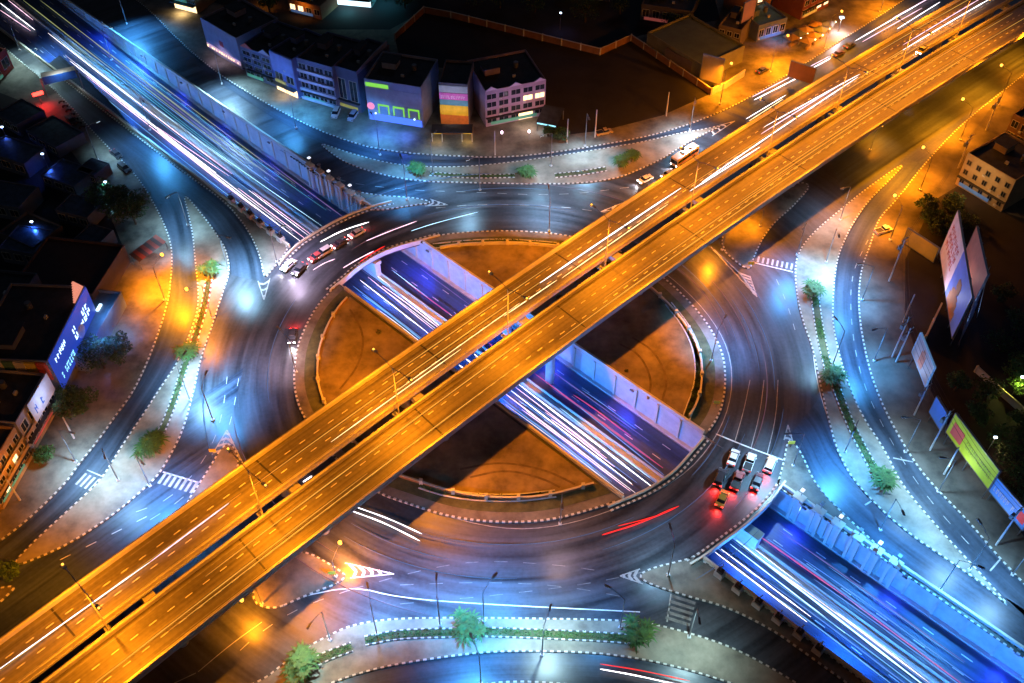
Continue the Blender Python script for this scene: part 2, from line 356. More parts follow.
# ================================================================== UNDERPASS
ss = [s for s in range(-240, 291, 5)]
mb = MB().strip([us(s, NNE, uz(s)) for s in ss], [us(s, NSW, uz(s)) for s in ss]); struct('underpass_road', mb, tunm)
NM = su(GU(529, 386))[1]                              # centre of the median strip
print('median n', NM, 'edges', NSW, NNE)
med = thing('median_barrier', us(0, NM, uz(0)), 0, 'raised concrete median with twin barriers down the middle of the underpass', 'barrier')
o0 = med.location.copy()
def rel(P, o): return [p - o for p in P]
MB().sweep(rel([us(s, NM, uz(s)) for s in ss], o0), 1.9, 0, .22).build('median_strip', conc3, med)
for k in (-.85, .85): MB().sweep(rel([us(s, NM + k, uz(s)) for s in ss], o0), .22, .22, .95).build('rail', conc4, med)
def side_wall(n, sgn, label):
    w = thing('retaining_wall', us(0, n, 0), 0, label, 'retaining wall'); o = w.location.copy()
    sx = [s for s in ss if uz(s) < -.2]; nn = n + sgn * .25
    v = []; f = []; uv = []
    for i, s in enumerate(sx):
        a = us(s, n, uz(s) - .1) - o; b = us(s, n, -.04) - o; v += [a, b]; uv += [(s, 0), (s, 1)]
        if i: f.append((2 * i - 2, 2 * i, 2 * i + 1, 2 * i - 1))
    MB().add(v, f, uv).build('wall_face', conc3, w)
    ends = [su(G(*q))[0] for q in (((291, 247), (347, 288), (623, 499), (703, 560)) if sgn < 0 else ((371, 208), (427, 241), (704, 433), (781, 489)))]
    for s0, s1 in ((sx[0], ends[0]), (ends[1], ends[2]), (ends[3], sx[-1])):
        k = max(2, int((s1 - s0) / 4)); MB().sweep(rel([us(s0 + (s1 - s0) * i / k, nn, 0) for i in range(k + 1)], o), .5, -.0, 1.0).build('parapet', conc4, w)
    # panel ribs and a dark handrail at the foot
    mb = MB()
    for s in range(int(sx[0]) + 4, int(sx[-1]), 6):
        a = us(s, n - sgn * .15, 0) - o; z0 = uz(s)
        t = Vector((UD.x, UD.y, 0)) * .25; q = Vector((ND.x, ND.y, 0)) * .15
        vv = []
        for z in (z0, -.1): vv += [a - t - q, a + t - q, a + t + q, a - t + q]
        vv = [Vector((p.x, p.y, (z0 if i < 4 else -.1))) for i, p in enumerate(vv)]
        mb.add(vv, [(0, 1, 5, 4), (1, 2, 6, 5), (2, 3, 7, 6), (3, 0, 4, 7), (4, 5, 6, 7)])
    mb.build('panel_ribs', conc4, w)
    MB().sweep(rel([us(s, n - sgn * .5, uz(s)) for s in sx], o), .9, 0, .3).build('footing_kerb', conc3, w)
    return w
side_wall(NNE, 1, 'long ribbed concrete wall on the upper right side of the sunken road')
side_wall(NSW, -1, 'long concrete wall on the lower left side of the sunken road, its face turned away')
def paint(name, P, w, mat=white, z=.03, dash=None, gap=None):
    mb = MB()
    if dash is None: mb.sweep(P, w, z - .004, z)
    else:
        d = [0]
        for i in range(1, len(P)): d.append(d[-1] + (P[i] - P[i - 1]).length)
        def at(t):
            j = 0
            while j < len(d) - 2 and d[j + 1] < t: j += 1
            return P[j].lerp(P[j + 1], (t - d[j]) / max(1e-6, d[j + 1] - d[j]))
        t = 0
        while t + dash < d[-1]: mb.sweep([at(t), at(t + dash)], w, z - .004, z); t += dash + gap
    return struct(name, mb, mat)
def uline(n, s0, s1): return [us(s, n, uz(s)) for s in range(s0, s1, 5)]
wS = (NM - 1 - NSW) / 3; wN = (NNE - NM - 1) / 3
for n in (NSW + wS, NSW + 2 * wS, NM + 1 + wN, NM + 1 + 2 * wN): paint('lane_marking', uline(n, -230, 280), .16, white, .02, 2.2, 5.5)
for n in (NSW + 1.1, NM - 1.3, NM + 1.3, NNE - 1.1): paint('edge_line', uline(n, -230, 280), .14, wornw, .02)
# upstand blocks along the SW rim, buttress brackets with lamps along the NE rim
def rim(P, label, k):
    for i, (x, y) in enumerate(P):
        p = G(x, y); a = math.atan2(UD.y, UD.x)
        t = thing('concrete_block', p, a, '%s, %s from upper left' % (label, ['first', 'second', 'third', 'fourth', 'fifth', 'sixth', 'seventh'][i]), 'block', k)
        MB().box(-.9, .9, -.7, .7, .15, 1.5).build('base', conc3, t)
        MB().box(-.6, .6, -.45, .45, 1.5, 2.3).build('cap', black, t)
        MB().tube([(0, 0, 2.3), (0, 0, 3.0), (0, .7, 3.3)], .12).build('hook', metal, t)
rim([(232, 203), (242, 211), (251, 218), (261, 226), (271, 234), (281, 241)], 'concrete block on the upper left rim', 'blocks on the upper left rim')
rim([(719, 576), (737, 591), (757, 606), (777, 621), (798, 636), (817, 652)], 'concrete block on the lower right rim', 'blocks on the lower right rim')
def brackets(P, label, k):
    for i, (x, y) in enumerate(P):
        p = G(x, y); s, n = su(p); q = us(s, NNE, 0); a = math.atan2(UD.y, UD.x)
        t = thing('buttress_lamp', q, a, '%s, %s from upper left' % (label, ['first', 'second', 'third', 'fourth', 'fifth', 'sixth'][i]), 'wall lamp', k)
        z = uz(s)
        for e in (-.75, .75):
            MB().box(e - .3, e + .3, -1.0, -.16, z, .6).build('pilaster', conc4, t)
        MB().box(-.45, .45, -.6, -.17, z, .3).build('infill_panel', conc3, t)
        MB().box(-1.2, 1.2, -1.1, .6, 1.02, 1.4).build('cross_beam', conc4, t)
        MB().tube([(0, .2, 1.3), (0, .2, 3.4)], .1).build('post', metal, t)
        hb = MB().box(-.35, .35, -.5, .3, 3.35, 3.6).build('lamp_head', M('head_shell', (.5, .5, .5), .4, emit=1.3, ecol=(.8, .85, 1)) if i % 2 == 0 else metal, t)
brackets([(311, 168), (320, 175), (329, 182), (339, 189), (349, 197), (358, 203)], 'wall bracket lamp beyond the upper bridge', 'bracket lamps beyond the roundabout')
brackets([(799, 500), (818, 514), (837, 526), (857, 539), (876, 552), (895, 565)], 'wall bracket lamp beyond the lower bridge', 'bracket lamps right of the waiting cars')
# ring bridges over the trench
def ring_bridge(outer, inner, label):
    A = chaikin(px(outer), 2); B = chaikin(px(inner), 2); P = A + B[::-1]
    if sum(a.x * b.y - b.x * a.y for a, b in zip(P, P[1:] + P[:1])) < 0: P.reverse()
    c = sum(P, Vector()) / len(P)
    t = thing('road_bridge', c, 0, label, 'bridge')
    L_ = [p - c for p in P]
    mb = MB().slab(L_, -1.3, .008); n = len(L_)
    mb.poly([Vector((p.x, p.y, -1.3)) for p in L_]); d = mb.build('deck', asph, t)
    # object coordinates of the ring texture have to stay in plan coordinates
    d.data.transform(__import__('mathutils').Matrix.Translation(c)); d.location = -c
    for q, off in ((A, 0), (B, 1)):
        q = [p - c for p in q]
        if off == 0: qa = q
        MB().sweep(q, .4, -.8, .55).build('parapet', conc4, t)
        q2 = [p + (Vector((RC[0], RC[1], 0)) - c - p).normalized() * (1.0 if q is qa else -1.0) for p in q]
        MB().sweep(q2, .42, .0, .22).build('kerb', kerbm, t)
    return A, B
ring_bridge([(279, 266), (287, 255), (300, 243), (314, 234), (342, 218), (371, 207), (392, 202)], [(330, 291), (345, 279), (362, 264), (388, 250), (425, 240), (440, 236)], 'curved roundabout bridge over the sunken road at upper left, with stopped cars on it')
ring_bridge([(690, 565), (702, 558), (722, 543), (750, 522), (770, 503), (785, 482)], [(608, 507), (625, 500), (648, 490), (674, 473), (692, 452), (704, 438)], 'curved roundabout bridge over the sunken road at lower right, below the waiting cars')
def pier(p, z0, z1, r, label, grp):
    t = thing('bridge_pier', Vector((p.x, p.y, z0)), R(44), label, 'pier', grp); h = z1 - z0
    MB().tube([(0, 0, 0), (0, 0, h - 1.4)], r, 20).build('column', conc3, t, True)
    return t, h
for x, y, w in ((380, 268, 'upper'), (747, 541, 'lower')):
    s, n = su(GU(x, y)); p = us(s, NM, 0)
    t = thing('bridge_pier', Vector((p.x, p.y, uz(s))), math.atan2(UD.y, UD.x), 'white wall pier in the underpass median at the edge of the %s roundabout bridge' % w, 'pier')
    MB().box(-2.5, 2.5, -.8, .8, 0, 5.2).build('column', conc3, t); MB().box(-2.7, 2.7, -1.1, 1.1, 4.3, 5.25).build('pier_cap', conc4, t)

# ================================================================== FLYOVERS
ZF = 9.0
def fc(x, c): return Vector((x, -.00052 * x * x + .979 * x + c, 0))
CU1, CU2, CL1, CL2 = 162.9, 149.6, 145.3, 131.1
XS = [x for x in range(-120, 261, 5)]
def fline(c, x0=-120, x1=260, z=0): return [Vector((*fc(x, c).xy, z)) for x in range(x0, x1 + 1, 5)]
def flyover(ca, cb, label, lampside):
    o = Vector((*fc(0, (ca + cb) / 2).xy, ZF)); t = thing('flyover', o, 0, label, 'flyover')
    A = rel(fline(ca, z=ZF), o); B = rel(fline(cb, z=ZF), o)
    dk = MB().strip(A, B); n_f = len(dk.f)
    C = rel(fline((ca + cb) / 2, z=ZF), o); w = abs(ca - cb) * .713
    MB().sweep(C, w + .5, -.5, -.02).build('deck_slab', conc3, t)
    MB().sweep(C, w * .55, -1.9, -.5).build('box_girder', conc3, t)
    for Q, sg in ((A, 1), (B, -1)):
        MB().sweep(Q, .45, -.5, .95, off=0).build('parapet', conc4, t)
        MB().sweep(Q, .1, 1.2, 1.3, off=sg * .12).build('handrail', metal, t)
        MB().sweep(Q, .16, .004, .012, off=-sg * 1.15).build('edge_line', faded, t)
    for k in (1, 2):
        P = rel(fline(ca + (cb - ca) * k / 3, z=ZF), o); mb = dk
        for i in range(len(P) - 1):
            for q in (.1, .6): mb.sweep([P[i].lerp(P[i + 1], q), P[i].lerp(P[i + 1], q + .2)], .17, .004, .012)
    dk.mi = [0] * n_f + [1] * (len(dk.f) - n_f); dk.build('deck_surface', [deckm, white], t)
    for x in range(-110, 260, 30):       # expansion joints
        a = fc(x, ca) - Vector((*o.xy, 0)); b = fc(x + 9.7 * .7, cb) - Vector((*o.xy, 0)); dd = Vector((-(b - a).y, (b - a).x, 0))
        a = a + (b - a) * .03; b = b - (b - a) * .04
        MB().sweep([Vector((a.x, a.y, 0)), Vector((b.x, b.y, 0))], .35, .003, .009).build('expansion_joint', black, t)
    return t
flyover(CU1, CU2, 'orange lit upper carriageway of the flyover, left one of the pair', 1)
flyover(CL1, CL2, 'orange lit lower carriageway of the flyover, right one of the pair', -1)
cm = (CU2 + CL1) / 2
pm = us(su(GU(529, 385))[0], NM, 0)
names = ['standing at the photo bottom left', 'second from the bottom left', 'third from the bottom left', 'beside the left edge of the roundabout island', 'standing in the underpass median', 'inside the island right of the underpass', 'at the upper right ring crossing', 'past the upper right ring crossing', 'third from the top right end', 'second from the top right end', 'nearest the top right end', 'beyond the top right corner']
xs = [pm.x - 31 * k * .72 for k in (4, 3, 2, 1)] + [pm.x] + [pm.x + 31 * k * .72 for k in range(1, 8)]
for i, x in enumerate(xs):
    if i == 4: base = uz(0)
    else: base = .1
    m = fc(x, cm); dirv = Vector((1, .979 - .00104 * x, 0)).normalized(); a = math.atan2(dirv.y, dirv.x)
    t = thing('flyover_pier', Vector((m.x, m.y, base)), a, 'twin round column pier under the flyover, ' + names[i], 'pier', 'flyover piers')
    h = ZF - 1.95 - base; half = (CU1 - CL2) * .713 / 2
    for e in ((-half * .55), half * .55):
        if i == 4: e = -half * .62 if e < 0 else half * .62
        MB().tube([(0, e, 0), (0, e, h - 1.3)], 1.05, 20).build('column', conc3, t, True)
    MB().add([(-1.1, -half * .7, h - 1.3), (1.1, -half * .7, h - 1.3), (1.1, half * .7, h - 1.3), (-1.1, half * .7, h - 1.3), (-1.1, -half * .9, h), (1.1, -half * .9, h), (1.1, half * .9, h), (-1.1, half * .9, h)],
             [(3, 2, 1, 0), (4, 5, 6, 7), (0, 1, 5, 4), (1, 2, 6, 5), (2, 3, 7, 6), (3, 0, 4, 7)]).build('crosshead', conc4, t)
# flyover lamps in the gap
lx = [G(106, 634, ZF).x, G(262, 512, ZF).x, G(398, 417, ZF).x, G(508, 330, ZF).x]
step = (lx[3] - lx[0]) / 3
lx = [lx[0] - step] + lx + [lx[3] + step * k for k in (1, 2, 3, 4, 5, 6)]
ln = ['just outside the lower left corner', 'nearest the lower left corner', 'above the chevron island', 'over the left edge of the central island', 'over the underpass', 'over the upper right of the island', 'over the upper right ring lanes', 'beside the upper right road fork', 'second from the top edge', 'nearest the top edge', 'beyond the top edge']
def flyover_lamp(x, i):
    m = fc(x, cm); a = math.atan2(.979 - .00104 * x, 1)
    t = thing('twin_arm_lamp', Vector((m.x, m.y, ZF - 2)), a, 'twin arm sodium lamp between the flyover decks, ' + ln[i], 'street lamp', 'flyover lamps')
    MB().tube([(0, 0, 0), (0, 0, 15.5)], .17, 8, .1).build('pole', conc4, t)
    MB().box(-.5, .5, -1.9, 1.9, -.3, .0).build('base_beam', conc3, t)
    for sg in (1, -1):
        MB().tube([(0, 0, 15.2), (0, sg * 2.2, 16.0), (0, sg * 5.0, 16.3)], .08).build('arm', metal, t)
        h = MB().box(-.3, .3, sg * 5.3 - .6, sg * 5.3 + .6, 16.2, 16.45).build('lamp_head', conc4, t)
        MB().box(-.24, .24, sg * 5.3 - .5, sg * 5.3 + .5, 16.15, 16.2).build('lens', sodl, h)
        MB().tube([(0, sg * 5.6, 15.95), (0, sg * 5.6, 16.05), (0, sg * 5.6, 16.5), (0, sg * 5.6, 16.6)], .17, 8).build('glowing_bowl', sodl, t)
        light(t, (0, sg * 5.3, 15.7), (0, sg * 7, 0), SOD, 33000, .3, 176)
        light(t, (0, sg * 5.3, 15.7), (0, sg * 34, -7), SOD, 66000, .8, 72)  # extra outward spot, added so each head also lights the island dirt
for i, x in enumerate(lx): flyover_lamp(x, i)

# ================================================================== MARKINGS
def mk(P, w=.16, mat=wornw, dash=None, gap=None, z=.03): return paint('lane_marking', chaikin(px(P), 2), w, mat, z, dash, gap)
mk([(300, 597), (352, 586), (400, 598), (480, 604), (580, 609), (640, 612)], .2, white)
mk([(350, 590), (420, 570), (480, 560), (560, 565), (600, 571)], .15, faded, 2.5, 3)
mk([(400, 604), (470, 598), (560, 588), (620, 578), (690, 560)], .15, faded, 2.5, 3)
mk([(400, 585), (480, 582), (560, 585), (640, 600)], .15, faded, 2.5, 3)
mk([(377, 488), (430, 512), (500, 530), (560, 527), (620, 508), (680, 480), (716, 440), (733, 395), (730, 350), (706, 310), (668, 274), (640, 260)], .14, wornw)
for k in (9, 17): # ring lanes
    paint('lane_marking', [RCv + (p - RCv) * (1 + k / 46) for p in RW[len(RW) // 2:] + RW[:len(RW) // 2]], .15, wornw, .03, 2.5, 4.5) if 0 else None
mk([(198, 672), (230, 645), (262, 622)], .15, wornw)
mk([(196, 673), (160, 690)], .15, wornw)
for o_ in (0, 1): mk([(150 - o_ * 14, 520 - o_ * 8), (182 - o_ * 12, 500), (215 - o_ * 10, 465 - o_ * 4), (232 - o_ * 10, 420), (240 - o_ * 12, 370)], .13, wornw, 2.2, 3.2)
mk([(60, 560), (110, 535), (150, 515)], .14, white, 2, 3)
mk([(716, 434), (750, 448), (783, 460)], .3, white)
for i in range(3): mk([(735 + i * 16, 441 + i * 7), (744 + i * 16, 410 + i * 4), (750 + i * 14, 380)], .14, wornw)
mk([(800, 260), (806, 300), (812, 345), (818, 390), (836, 440), (870, 490), (910, 530)], .15, white)
mk([(795, 330), (786, 300), (772, 270)], .15, wornw, 2, 3)
mk([(755, 263), (793, 272)], .3, white)
mk([(671, 594), (667, 622)], .25, wornw)
mk([(163, 472), (203, 484)], .3, white)
mk([(87, 470), (106, 478)], .25, wornw)
mk([(865, 505), (878, 497)], .3, wornw); mk([(893, 458), (913, 462)], .3, wornw); mk([(1003, 556), (990, 571)], .3, wornw)
mk([(868, 240), (852, 272), (850, 310), (856, 358), (868, 396), (890, 440), (925, 496), (985, 562)], .13, wornw, 2, 3)
mk([(350, 590), (300, 607), (260, 632), (230, 660)], .13, wornw, 2, 3)
mk([(436, 208), (480, 204), (560, 206), (620, 215)], .14, wornw, 2.5, 3)
mk([(280, 150), (330, 180), (400, 190), (470, 192), (560, 196), (640, 186)], .14, wornw, 2.5, 3)
def bars(P0, P1, d, n, w=.45, mat=white):   # zebra bars between two kerb points, each bar running d metres along the road
    a, b = G(*P0), G(*P1); u = (b - a).normalized(); v = Vector((-u.y, u.x, 0)); mb = MB()
    for i in range(n):
        c = a.lerp(b, (i + .5) / n); mb.sweep([c - v * d / 2, c + v * d / 2], w, .026, .03)
    struct('crosswalk', mb, mat)
bars((160, 477), (197, 488), 3, 7, .6, wornw); bars((756, 259), (794, 267), 2.2, 8, .5, wornw); bars((684, 597), (677, 624), 4.5, 5, .6, faded); bars((79, 478), (101, 488), 3, 5, .5, wornw)
def chev(tip, l, r, n=5, mat=white):        # painted nose: outline and V bars
    T, L_, R_ = G(*tip), G(*l), G(*r); mb = MB()
    mb.sweep([L_, T], .22, .026, .03); mb.sweep([T, R_], .22, .03, .034)
    for i in range(n):
        t = (i + .6) / n; a = T.lerp(L_, t); b = T.lerp(R_, t); m = (a + b) / 2 + (T - (L_ + R_) / 2).normalized() * (a - b).length * .3
        mb.sweep([a, m], .55, .036, .04); mb.sweep([m, b], .55, .042, .046)
    struct('chevron_marking', mb, mat)
chev((394, 574), (345, 563), (350, 578), 5); chev((757, 297), (711, 247), (750, 276), 7, wornw); chev((227, 430), (212, 455), (243, 464), 4, wornw)
chev((620, 576), (640, 569), (643, 584), 3, wornw); chev((448, 205), (430, 199), (425, 206), 3, wornw); chev((264, 300), (258, 281), (270, 278), 3, wornw)
chev((735, 121), (700, 131), (712, 136), 4); chev((600, 212), (640, 196), (632, 207), 4, white); chev((788, 425), (784, 440), (794, 446), 3, wornw)

# ================================================================== LIGHT TRAILS
def trail(P, mat, r, label, z=.7, under=False, deck=False, sm=1):
    W_ = [GU(x, y, z) if under else G(x, y, z + (ZF if deck else 0)) for x, y in P]
    if under:       # follow the road profile
        a, b = W_[0], W_[-1]; Q = []
        sa, na = su(a); sb, nb = su(b); k = max(2, int(abs(sb - sa) / 8))
        for i in range(k + 1): s = sa + (sb - sa) * i / k; Q.append(us(s, na + (nb - na) * i / k, uz(s) + z))
        W_ = Q
    elif deck:
        a, b = W_[0], W_[-1]; c0 = a.y + .00052 * a.x ** 2 - .979 * a.x; c1 = b.y + .00052 * b.x ** 2 - .979 * b.x; Q = []
        for i in range(25): x = a.x + (b.x - a.x) * i / 24; c = c0 + (c1 - c0) * i / 24; Q.append(Vector((*fc(x, c).xy, ZF + z)))
        W_ = Q
    else: W_ = chaikin(W_, 2)
    c = W_[len(W_) // 2].copy(); c.z = 0
    if len(W_) < 9:
        W_ = [W_[int(i * (len(W_) - 1) / 16.001)].lerp(W_[int(i * (len(W_) - 1) / 16.001) + 1], (i * (len(W_) - 1) / 16.001) % 1) for i in range(17)]
    o = MB().tube([p - c for p in W_], r * .54, 6, taper=True).build('light_trail', mat); o.location = c
    tag(o, label, 'light trail', 'vehicle light trails')
T = trail
U = dict(under=True)
T([(48, 33), (150, 112)], eW, .22, 'white light streak in the sunken road starting at the upper left, above the sign gantry', **U)
T([(52, 34), (200, 150)], eB, .12, 'thin bluish streak just right of the first white one at the upper left', **U)
T([(70, 61), (216, 173)], eW, .3, 'thick white light streak starting beside the sign gantry', **U)
T([(76, 63), (150, 121)], eB, .15, 'thin blue white streak beside the sign gantry', **U)
T([(119, 88), (232, 174)], eP, .22, 'pink white streak of the upper sunken road, right of the thick white one', **U)
T([(124, 88), (228, 168)], eW, .16, 'thin white streak hugging the pink streak of the upper sunken road', **U)
T([(157, 130), (300, 241)], eW, .26, 'white streak running nearest the left rim blocks', **U)
T([(157, 127), (229, 176)], eP, .15, 'short pink streak ending above the rim blocks', **U)
T([(238, 188), (307, 240)], eP, .2, 'pink streak entering under the roundabout bridge', **U)
T([(246, 188), (309, 236)], eW, .12, 'fine white streak entering under the roundabout bridge', **U)
T([(252, 191), (313, 236)], eP, .15, 'pale pink streak, third from the median before the roundabout bridge', **U)
T([(190, 134), (322, 230)], eB, .17, 'bluish streak beside the median before the roundabout bridge', **U)
T([(150, 104), (322, 226)], eB, .12, 'long fine blue streak along the median of the upper sunken road', **U)
T([(23, 0), (150, 99)], eG, .3, 'dim olive streak along the median at the top left corner', **U)
T([(40, 0), (200, 122)], eG, .22, 'dim long olive streak right of the median at the top left corner', **U)
T([(270, 163), (350, 222)], eV, .25, 'dim violet streak in the right carriageway before the bridge', **U)
T([(0, 3), (35, 30)], eW, .28, 'short white streak at the far top left corner, lower one of the pair', **U)
T([(0, 10), (31, 31)], eP, .2, 'short pink streak at the far top left corner', **U)
T([(8, 0), (33, 20)], eP, .2, 'short pink white streak at the far top left corner, upper one', **U)
T([(347, 289), (421, 345)], eB, .3, 'blue white streak along the left edge of the sunken road inside the island', **U)
T([(353, 286), (424, 340)], eBd, .3, 'dim blue streak along the left edge inside the island', **U)
T([(360, 280), (428, 333)], eW, .2, 'white streak inside the island, second from the left edge', **U)
T([(368, 277), (434, 330)], eP, .18, 'pale pink streak inside the island, third from the left edge', **U)
T([(375, 274), (441, 327)], eW, .2, 'white streak inside the island, fourth from the left edge', **U)
T([(392, 270), (452, 316)], eB, .12, 'fine blue streak right of the wall pier', **U)
T([(405, 281), (458, 320)], eM, .25, 'magenta red streak before the flyover', **U)
T([(420, 268), (470, 305)], eV, .2, 'dim violet streak in the right carriageway before the flyover', **U)
for a, b, m, r, l in (((452, 370), (458, 374), eB, .3, 'first'), ((459, 365), (466, 370), eW, .25, 'second'), ((466, 359), (474, 365), eW, .25, 'third'), ((474, 354), (480, 359), eW, .2, 'fourth'), ((489, 343), (497, 350), eM, .3, 'fifth, red')):
    T([a, b], m, r, 'short streak seen in the gap between the flyover decks, %s from the left' % l, **U)
T([(494, 399), (623, 498)], eB, .3, 'blue white streak along the left edge of the sunken road below the flyover', **U)
T([(499, 396), (610, 482)], eBd, .3, 'dim blue streak along the left edge below the flyover', **U)
T([(503, 392), (598, 464)], eP, .26, 'pink streak below the flyover, second from the left edge', **U)
T([(509, 389), (632, 484)], eW, .22, 'white streak below the flyover ending by the lower bridge', **U)
T([(514, 386), (600, 452)], eP, .16, 'thin pink streak below the flyover', **U)
T([(517, 383), (655, 489)], eW, .3, 'thick white streak left of the median below the flyover', **U)
T([(560, 408), (650, 478)], eB, .14, 'thin bluish streak along the median below the flyover', **U)
T([(534, 373), (663, 468)], eM, .3, 'long magenta red streak right of the median below the flyover', **U)
T([(545, 366), (649, 441)], eV, .22, 'dim violet streak in the right carriageway below the flyover', **U)
T([(552, 385), (664, 475)], eBd, .2, 'dim blue streak beside the long red one', **U)
T([(715, 552), (807, 622)], eW, .24, 'white streak past the lower bridge, nearest the dark rim blocks', **U)
T([(721, 549), (811, 617)], eW, .2, 'white streak past the lower bridge, second from the dark rim blocks', **U)
T([(730, 544), (845, 633)], eB, .2, 'bluish white streak past the lower bridge, third from the dark rim blocks', **U)
T([(736, 540), (930, 690)], eB, .38, 'long thick cyan streak along the median at lower right', **U)
T([(744, 541), (935, 687)], eW, .12, 'hair thin white streak beside the long cyan one', **U)
T([(760, 548), (960, 700)], eBd, .2, 'dim blue streak on the median at lower right', **U)
T([(751, 530), (846, 597)], eM, .3, 'magenta streak past the lower bridge, upper half', **U)
T([(846, 597), (970, 690)], eM, .2, 'red streak continuing to the bottom right corner', **U)
D = dict(deck=True)
T([(-6, 673), (150, 562)], eW, .16, 'long thin white streak on the flyover at lower left', **D)
T([(150, 562), (229, 503)], eP, .2, 'pinkish streak on the flyover ending above the chevrons', **D)
T([(331, 442), (461, 349)], eY, .14, 'thin warm streak on the flyover over the left edge of the island', **D)
T([(395, 392), (520, 303)], eY, .1, 'hair thin warm streak on the flyover over the island', **D)
T([(504, 316), (557, 280)], eY, .16, 'short warm streak on the flyover over the underpass', **D)
T([(540, 283), (681, 188)], eW, .28, 'bright white streak on the flyover right of the underpass', **D)
T([(562, 278), (668, 204)], eY, .16, 'warm thin streak on the flyover below the bright white one', **D)
T([(690, 191), (760, 147)], eW, .28, 'bright white streak on the flyover at its upper right bend', **D)
T([(702, 182), (858, 77)], eW, .24, 'long white streak on the flyover toward the top right, lower one', **D)
T([(761, 134), (840, 85)], eP, .24, 'lilac streak on the flyover toward the top right, middle one', **D)
T([(764, 127), (860, 74)], eW, .2, 'white streak on the flyover toward the top right, upper one', **D)
T([(903, 50), (995, -4)], eW, .3, 'bright white streak on the flyover at the top edge, lower one', **D)
T([(903, 45), (985, -4)], eP, .2, 'pale streak on the flyover at the top edge, upper one', **D)
T([(855, 41), (919, 4)], eW, .25, 'white streak on the upper right ground road, topmost left one', 0.7)
T([(862, 42), (922, 8)], eP, .2, 'lilac streak on the upper right ground road', 0.7)
T([(897, 29), (940, 2)], eW, .25, 'white streak on the ground road near the top edge', 0.7)
T([(893, 18), (944, -10)], eP, .25, 'lilac streak on the ground road at the top edge', 0.7)
T([(807, 71), (831, 58)], eW, .28, 'short white streak on the ground road beside the brown board', 0.7)
T([(809, 67), (830, 56)], eP, .2, 'short lilac streak on the ground road beside the brown board', 0.7)
T([(754, 100), (803, 75)], eW, .28, 'white streak on the ground road below the brown board, lower', 0.7)
T([(752, 97), (798, 73)], eP, .24, 'lilac streak on the ground road below the brown board, upper', 0.7)
T([(746, 119), (786, 95)], eW, .2, 'white streak on the ground road close to the flyover', 0.7)
T([(749, 121), (783, 99)], eY, .15, 'peach streak on the ground road closest to the flyover', 0.7)
T([(320, 242), (343, 230), (369, 222)], eW, .25, 'white streak on the upper roundabout bridge, outermost', 0.7)
T([(366, 241), (390, 231), (417, 221)], eP, .18, 'thin pink streak on the roundabout right of the upper bridge', 0.7)
T([(343, 268), (358, 259), (374, 251)], eP, .22, 'pinkish streak on the upper roundabout bridge, innermost', 0.7)
T([(313, 270), (324, 263), (335, 259)], eP, .18, 'short pink streak among the stopped cars', 0.7)
T([(411, 231), (435, 223), (478, 212)], eB, .12, 'faint blue white streak on the roundabout at the top', 0.7)
T([(360, 262), (372, 253), (385, 246)], eR, .25, 'red streak at the inner edge of the upper bridge', 0.7)
T([(352, 511), (385, 523), (420, 541)], eW, .25, 'white streak on the roundabout at lower left, lower one', 0.7)
T([(356, 507), (390, 519), (422, 534)], eW, .22, 'white streak on the roundabout at lower left, upper one', 0.7)
T([(602, 535), (641, 523), (679, 506)], eR, .32, 'thick red streak on the roundabout at lower right', 0.7)
T([(618, 526), (655, 517), (679, 506)], eR, .2, 'thin red streak above the thick red one', 0.7)
T([(600, 669), (640, 676), (690, 688)], eW, .22, 'white pink streak at the bottom edge, lower one', 0.7)
T([(600, 664), (640, 670), (690, 681)], eR, .18, 'pale red streak at the bottom edge, upper one', 0.7)
T([(300, 478), (308, 472)], eP, .3, 'short pink streak in the deck gap at the left, upper one', 0.7)
T([(303, 482), (312, 476)], eW, .3, 'short white streak in the deck gap at the left, lower one', 0.7)

def faint(p0, p1, n0, n1, k, mats, label, gap=0):
    s0, s1 = su(GU(*p0, .7))[0], su(GU(*p1, .7))[0]
    for i in range(k):
        a = s0 + (s1 - s0) * random.uniform(0, .35); b = s1 - (s1 - s0) * random.uniform(0, .3); n = random.uniform(n0, n1); m_ = random.choice(mats); r = random.uniform(.07, .14)
        W_ = [us(a + (b - a) * j / 16, n + .15 * math.sin(j * .3), uz(a + (b - a) * j / 16) + .7) for j in range(17)]; c = W_[8].copy(); c.z = 0
        o = MB().tube([p - c for p in W_], r, 5, taper=True).build('light_trail', m_); o.location = c; tag(o, label, 'light trail', 'fine streaks, ' + label[-24:])
eW2 = E_('trail_white_fine', (1, .9, .95), 1.3); eB2 = E_('trail_blue_fine', (.25, .6, 1), .9); eC2 = E_('trail_cyan_fine', (.2, .8, .9), .5)
faint((50, 30), (310, 240), NSW + 2, NM - 1.5, 8, [eW2, eB2, eP, eC2], 'very fine streak among the bundle in the upper left sunken carriageway')
faint((100, 20), (330, 215), NM + 1.5, NNE - 2, 8, [eV, eBd, eG, eC2], 'dim fine streak in the far carriageway at the upper left')
faint((360, 285), (450, 350), NSW + 1.5, NM - 1.5, 7, [eW2, eB2, eP], 'very fine streak in the near carriageway inside the island')
faint((500, 395), (630, 500), NSW + 1, NM - 1.5, 10, [eW2, eB2, eBd, eP], 'very fine streak in the near carriageway below the flyover')
faint((545, 375), (660, 470), NM + 1.5, NNE - 3, 5, [eV, eBd, eM], 'dim fine streak in the far carriageway below the flyover')
faint((715, 550), (960, 735), NSW + 1.5, NM - 1.2, 10, [eW2, eB2, eC2, eBd], 'very fine streak in the near carriageway at the lower right')
faint((760, 530), (1000, 700), NM + 1.2, NNE - 4, 6, [eV, eBd, eBd], 'dim fine streak in the far carriageway at the lower right')
eA2 = E_('trail_amber_fine', (1, .5, .08), .9)
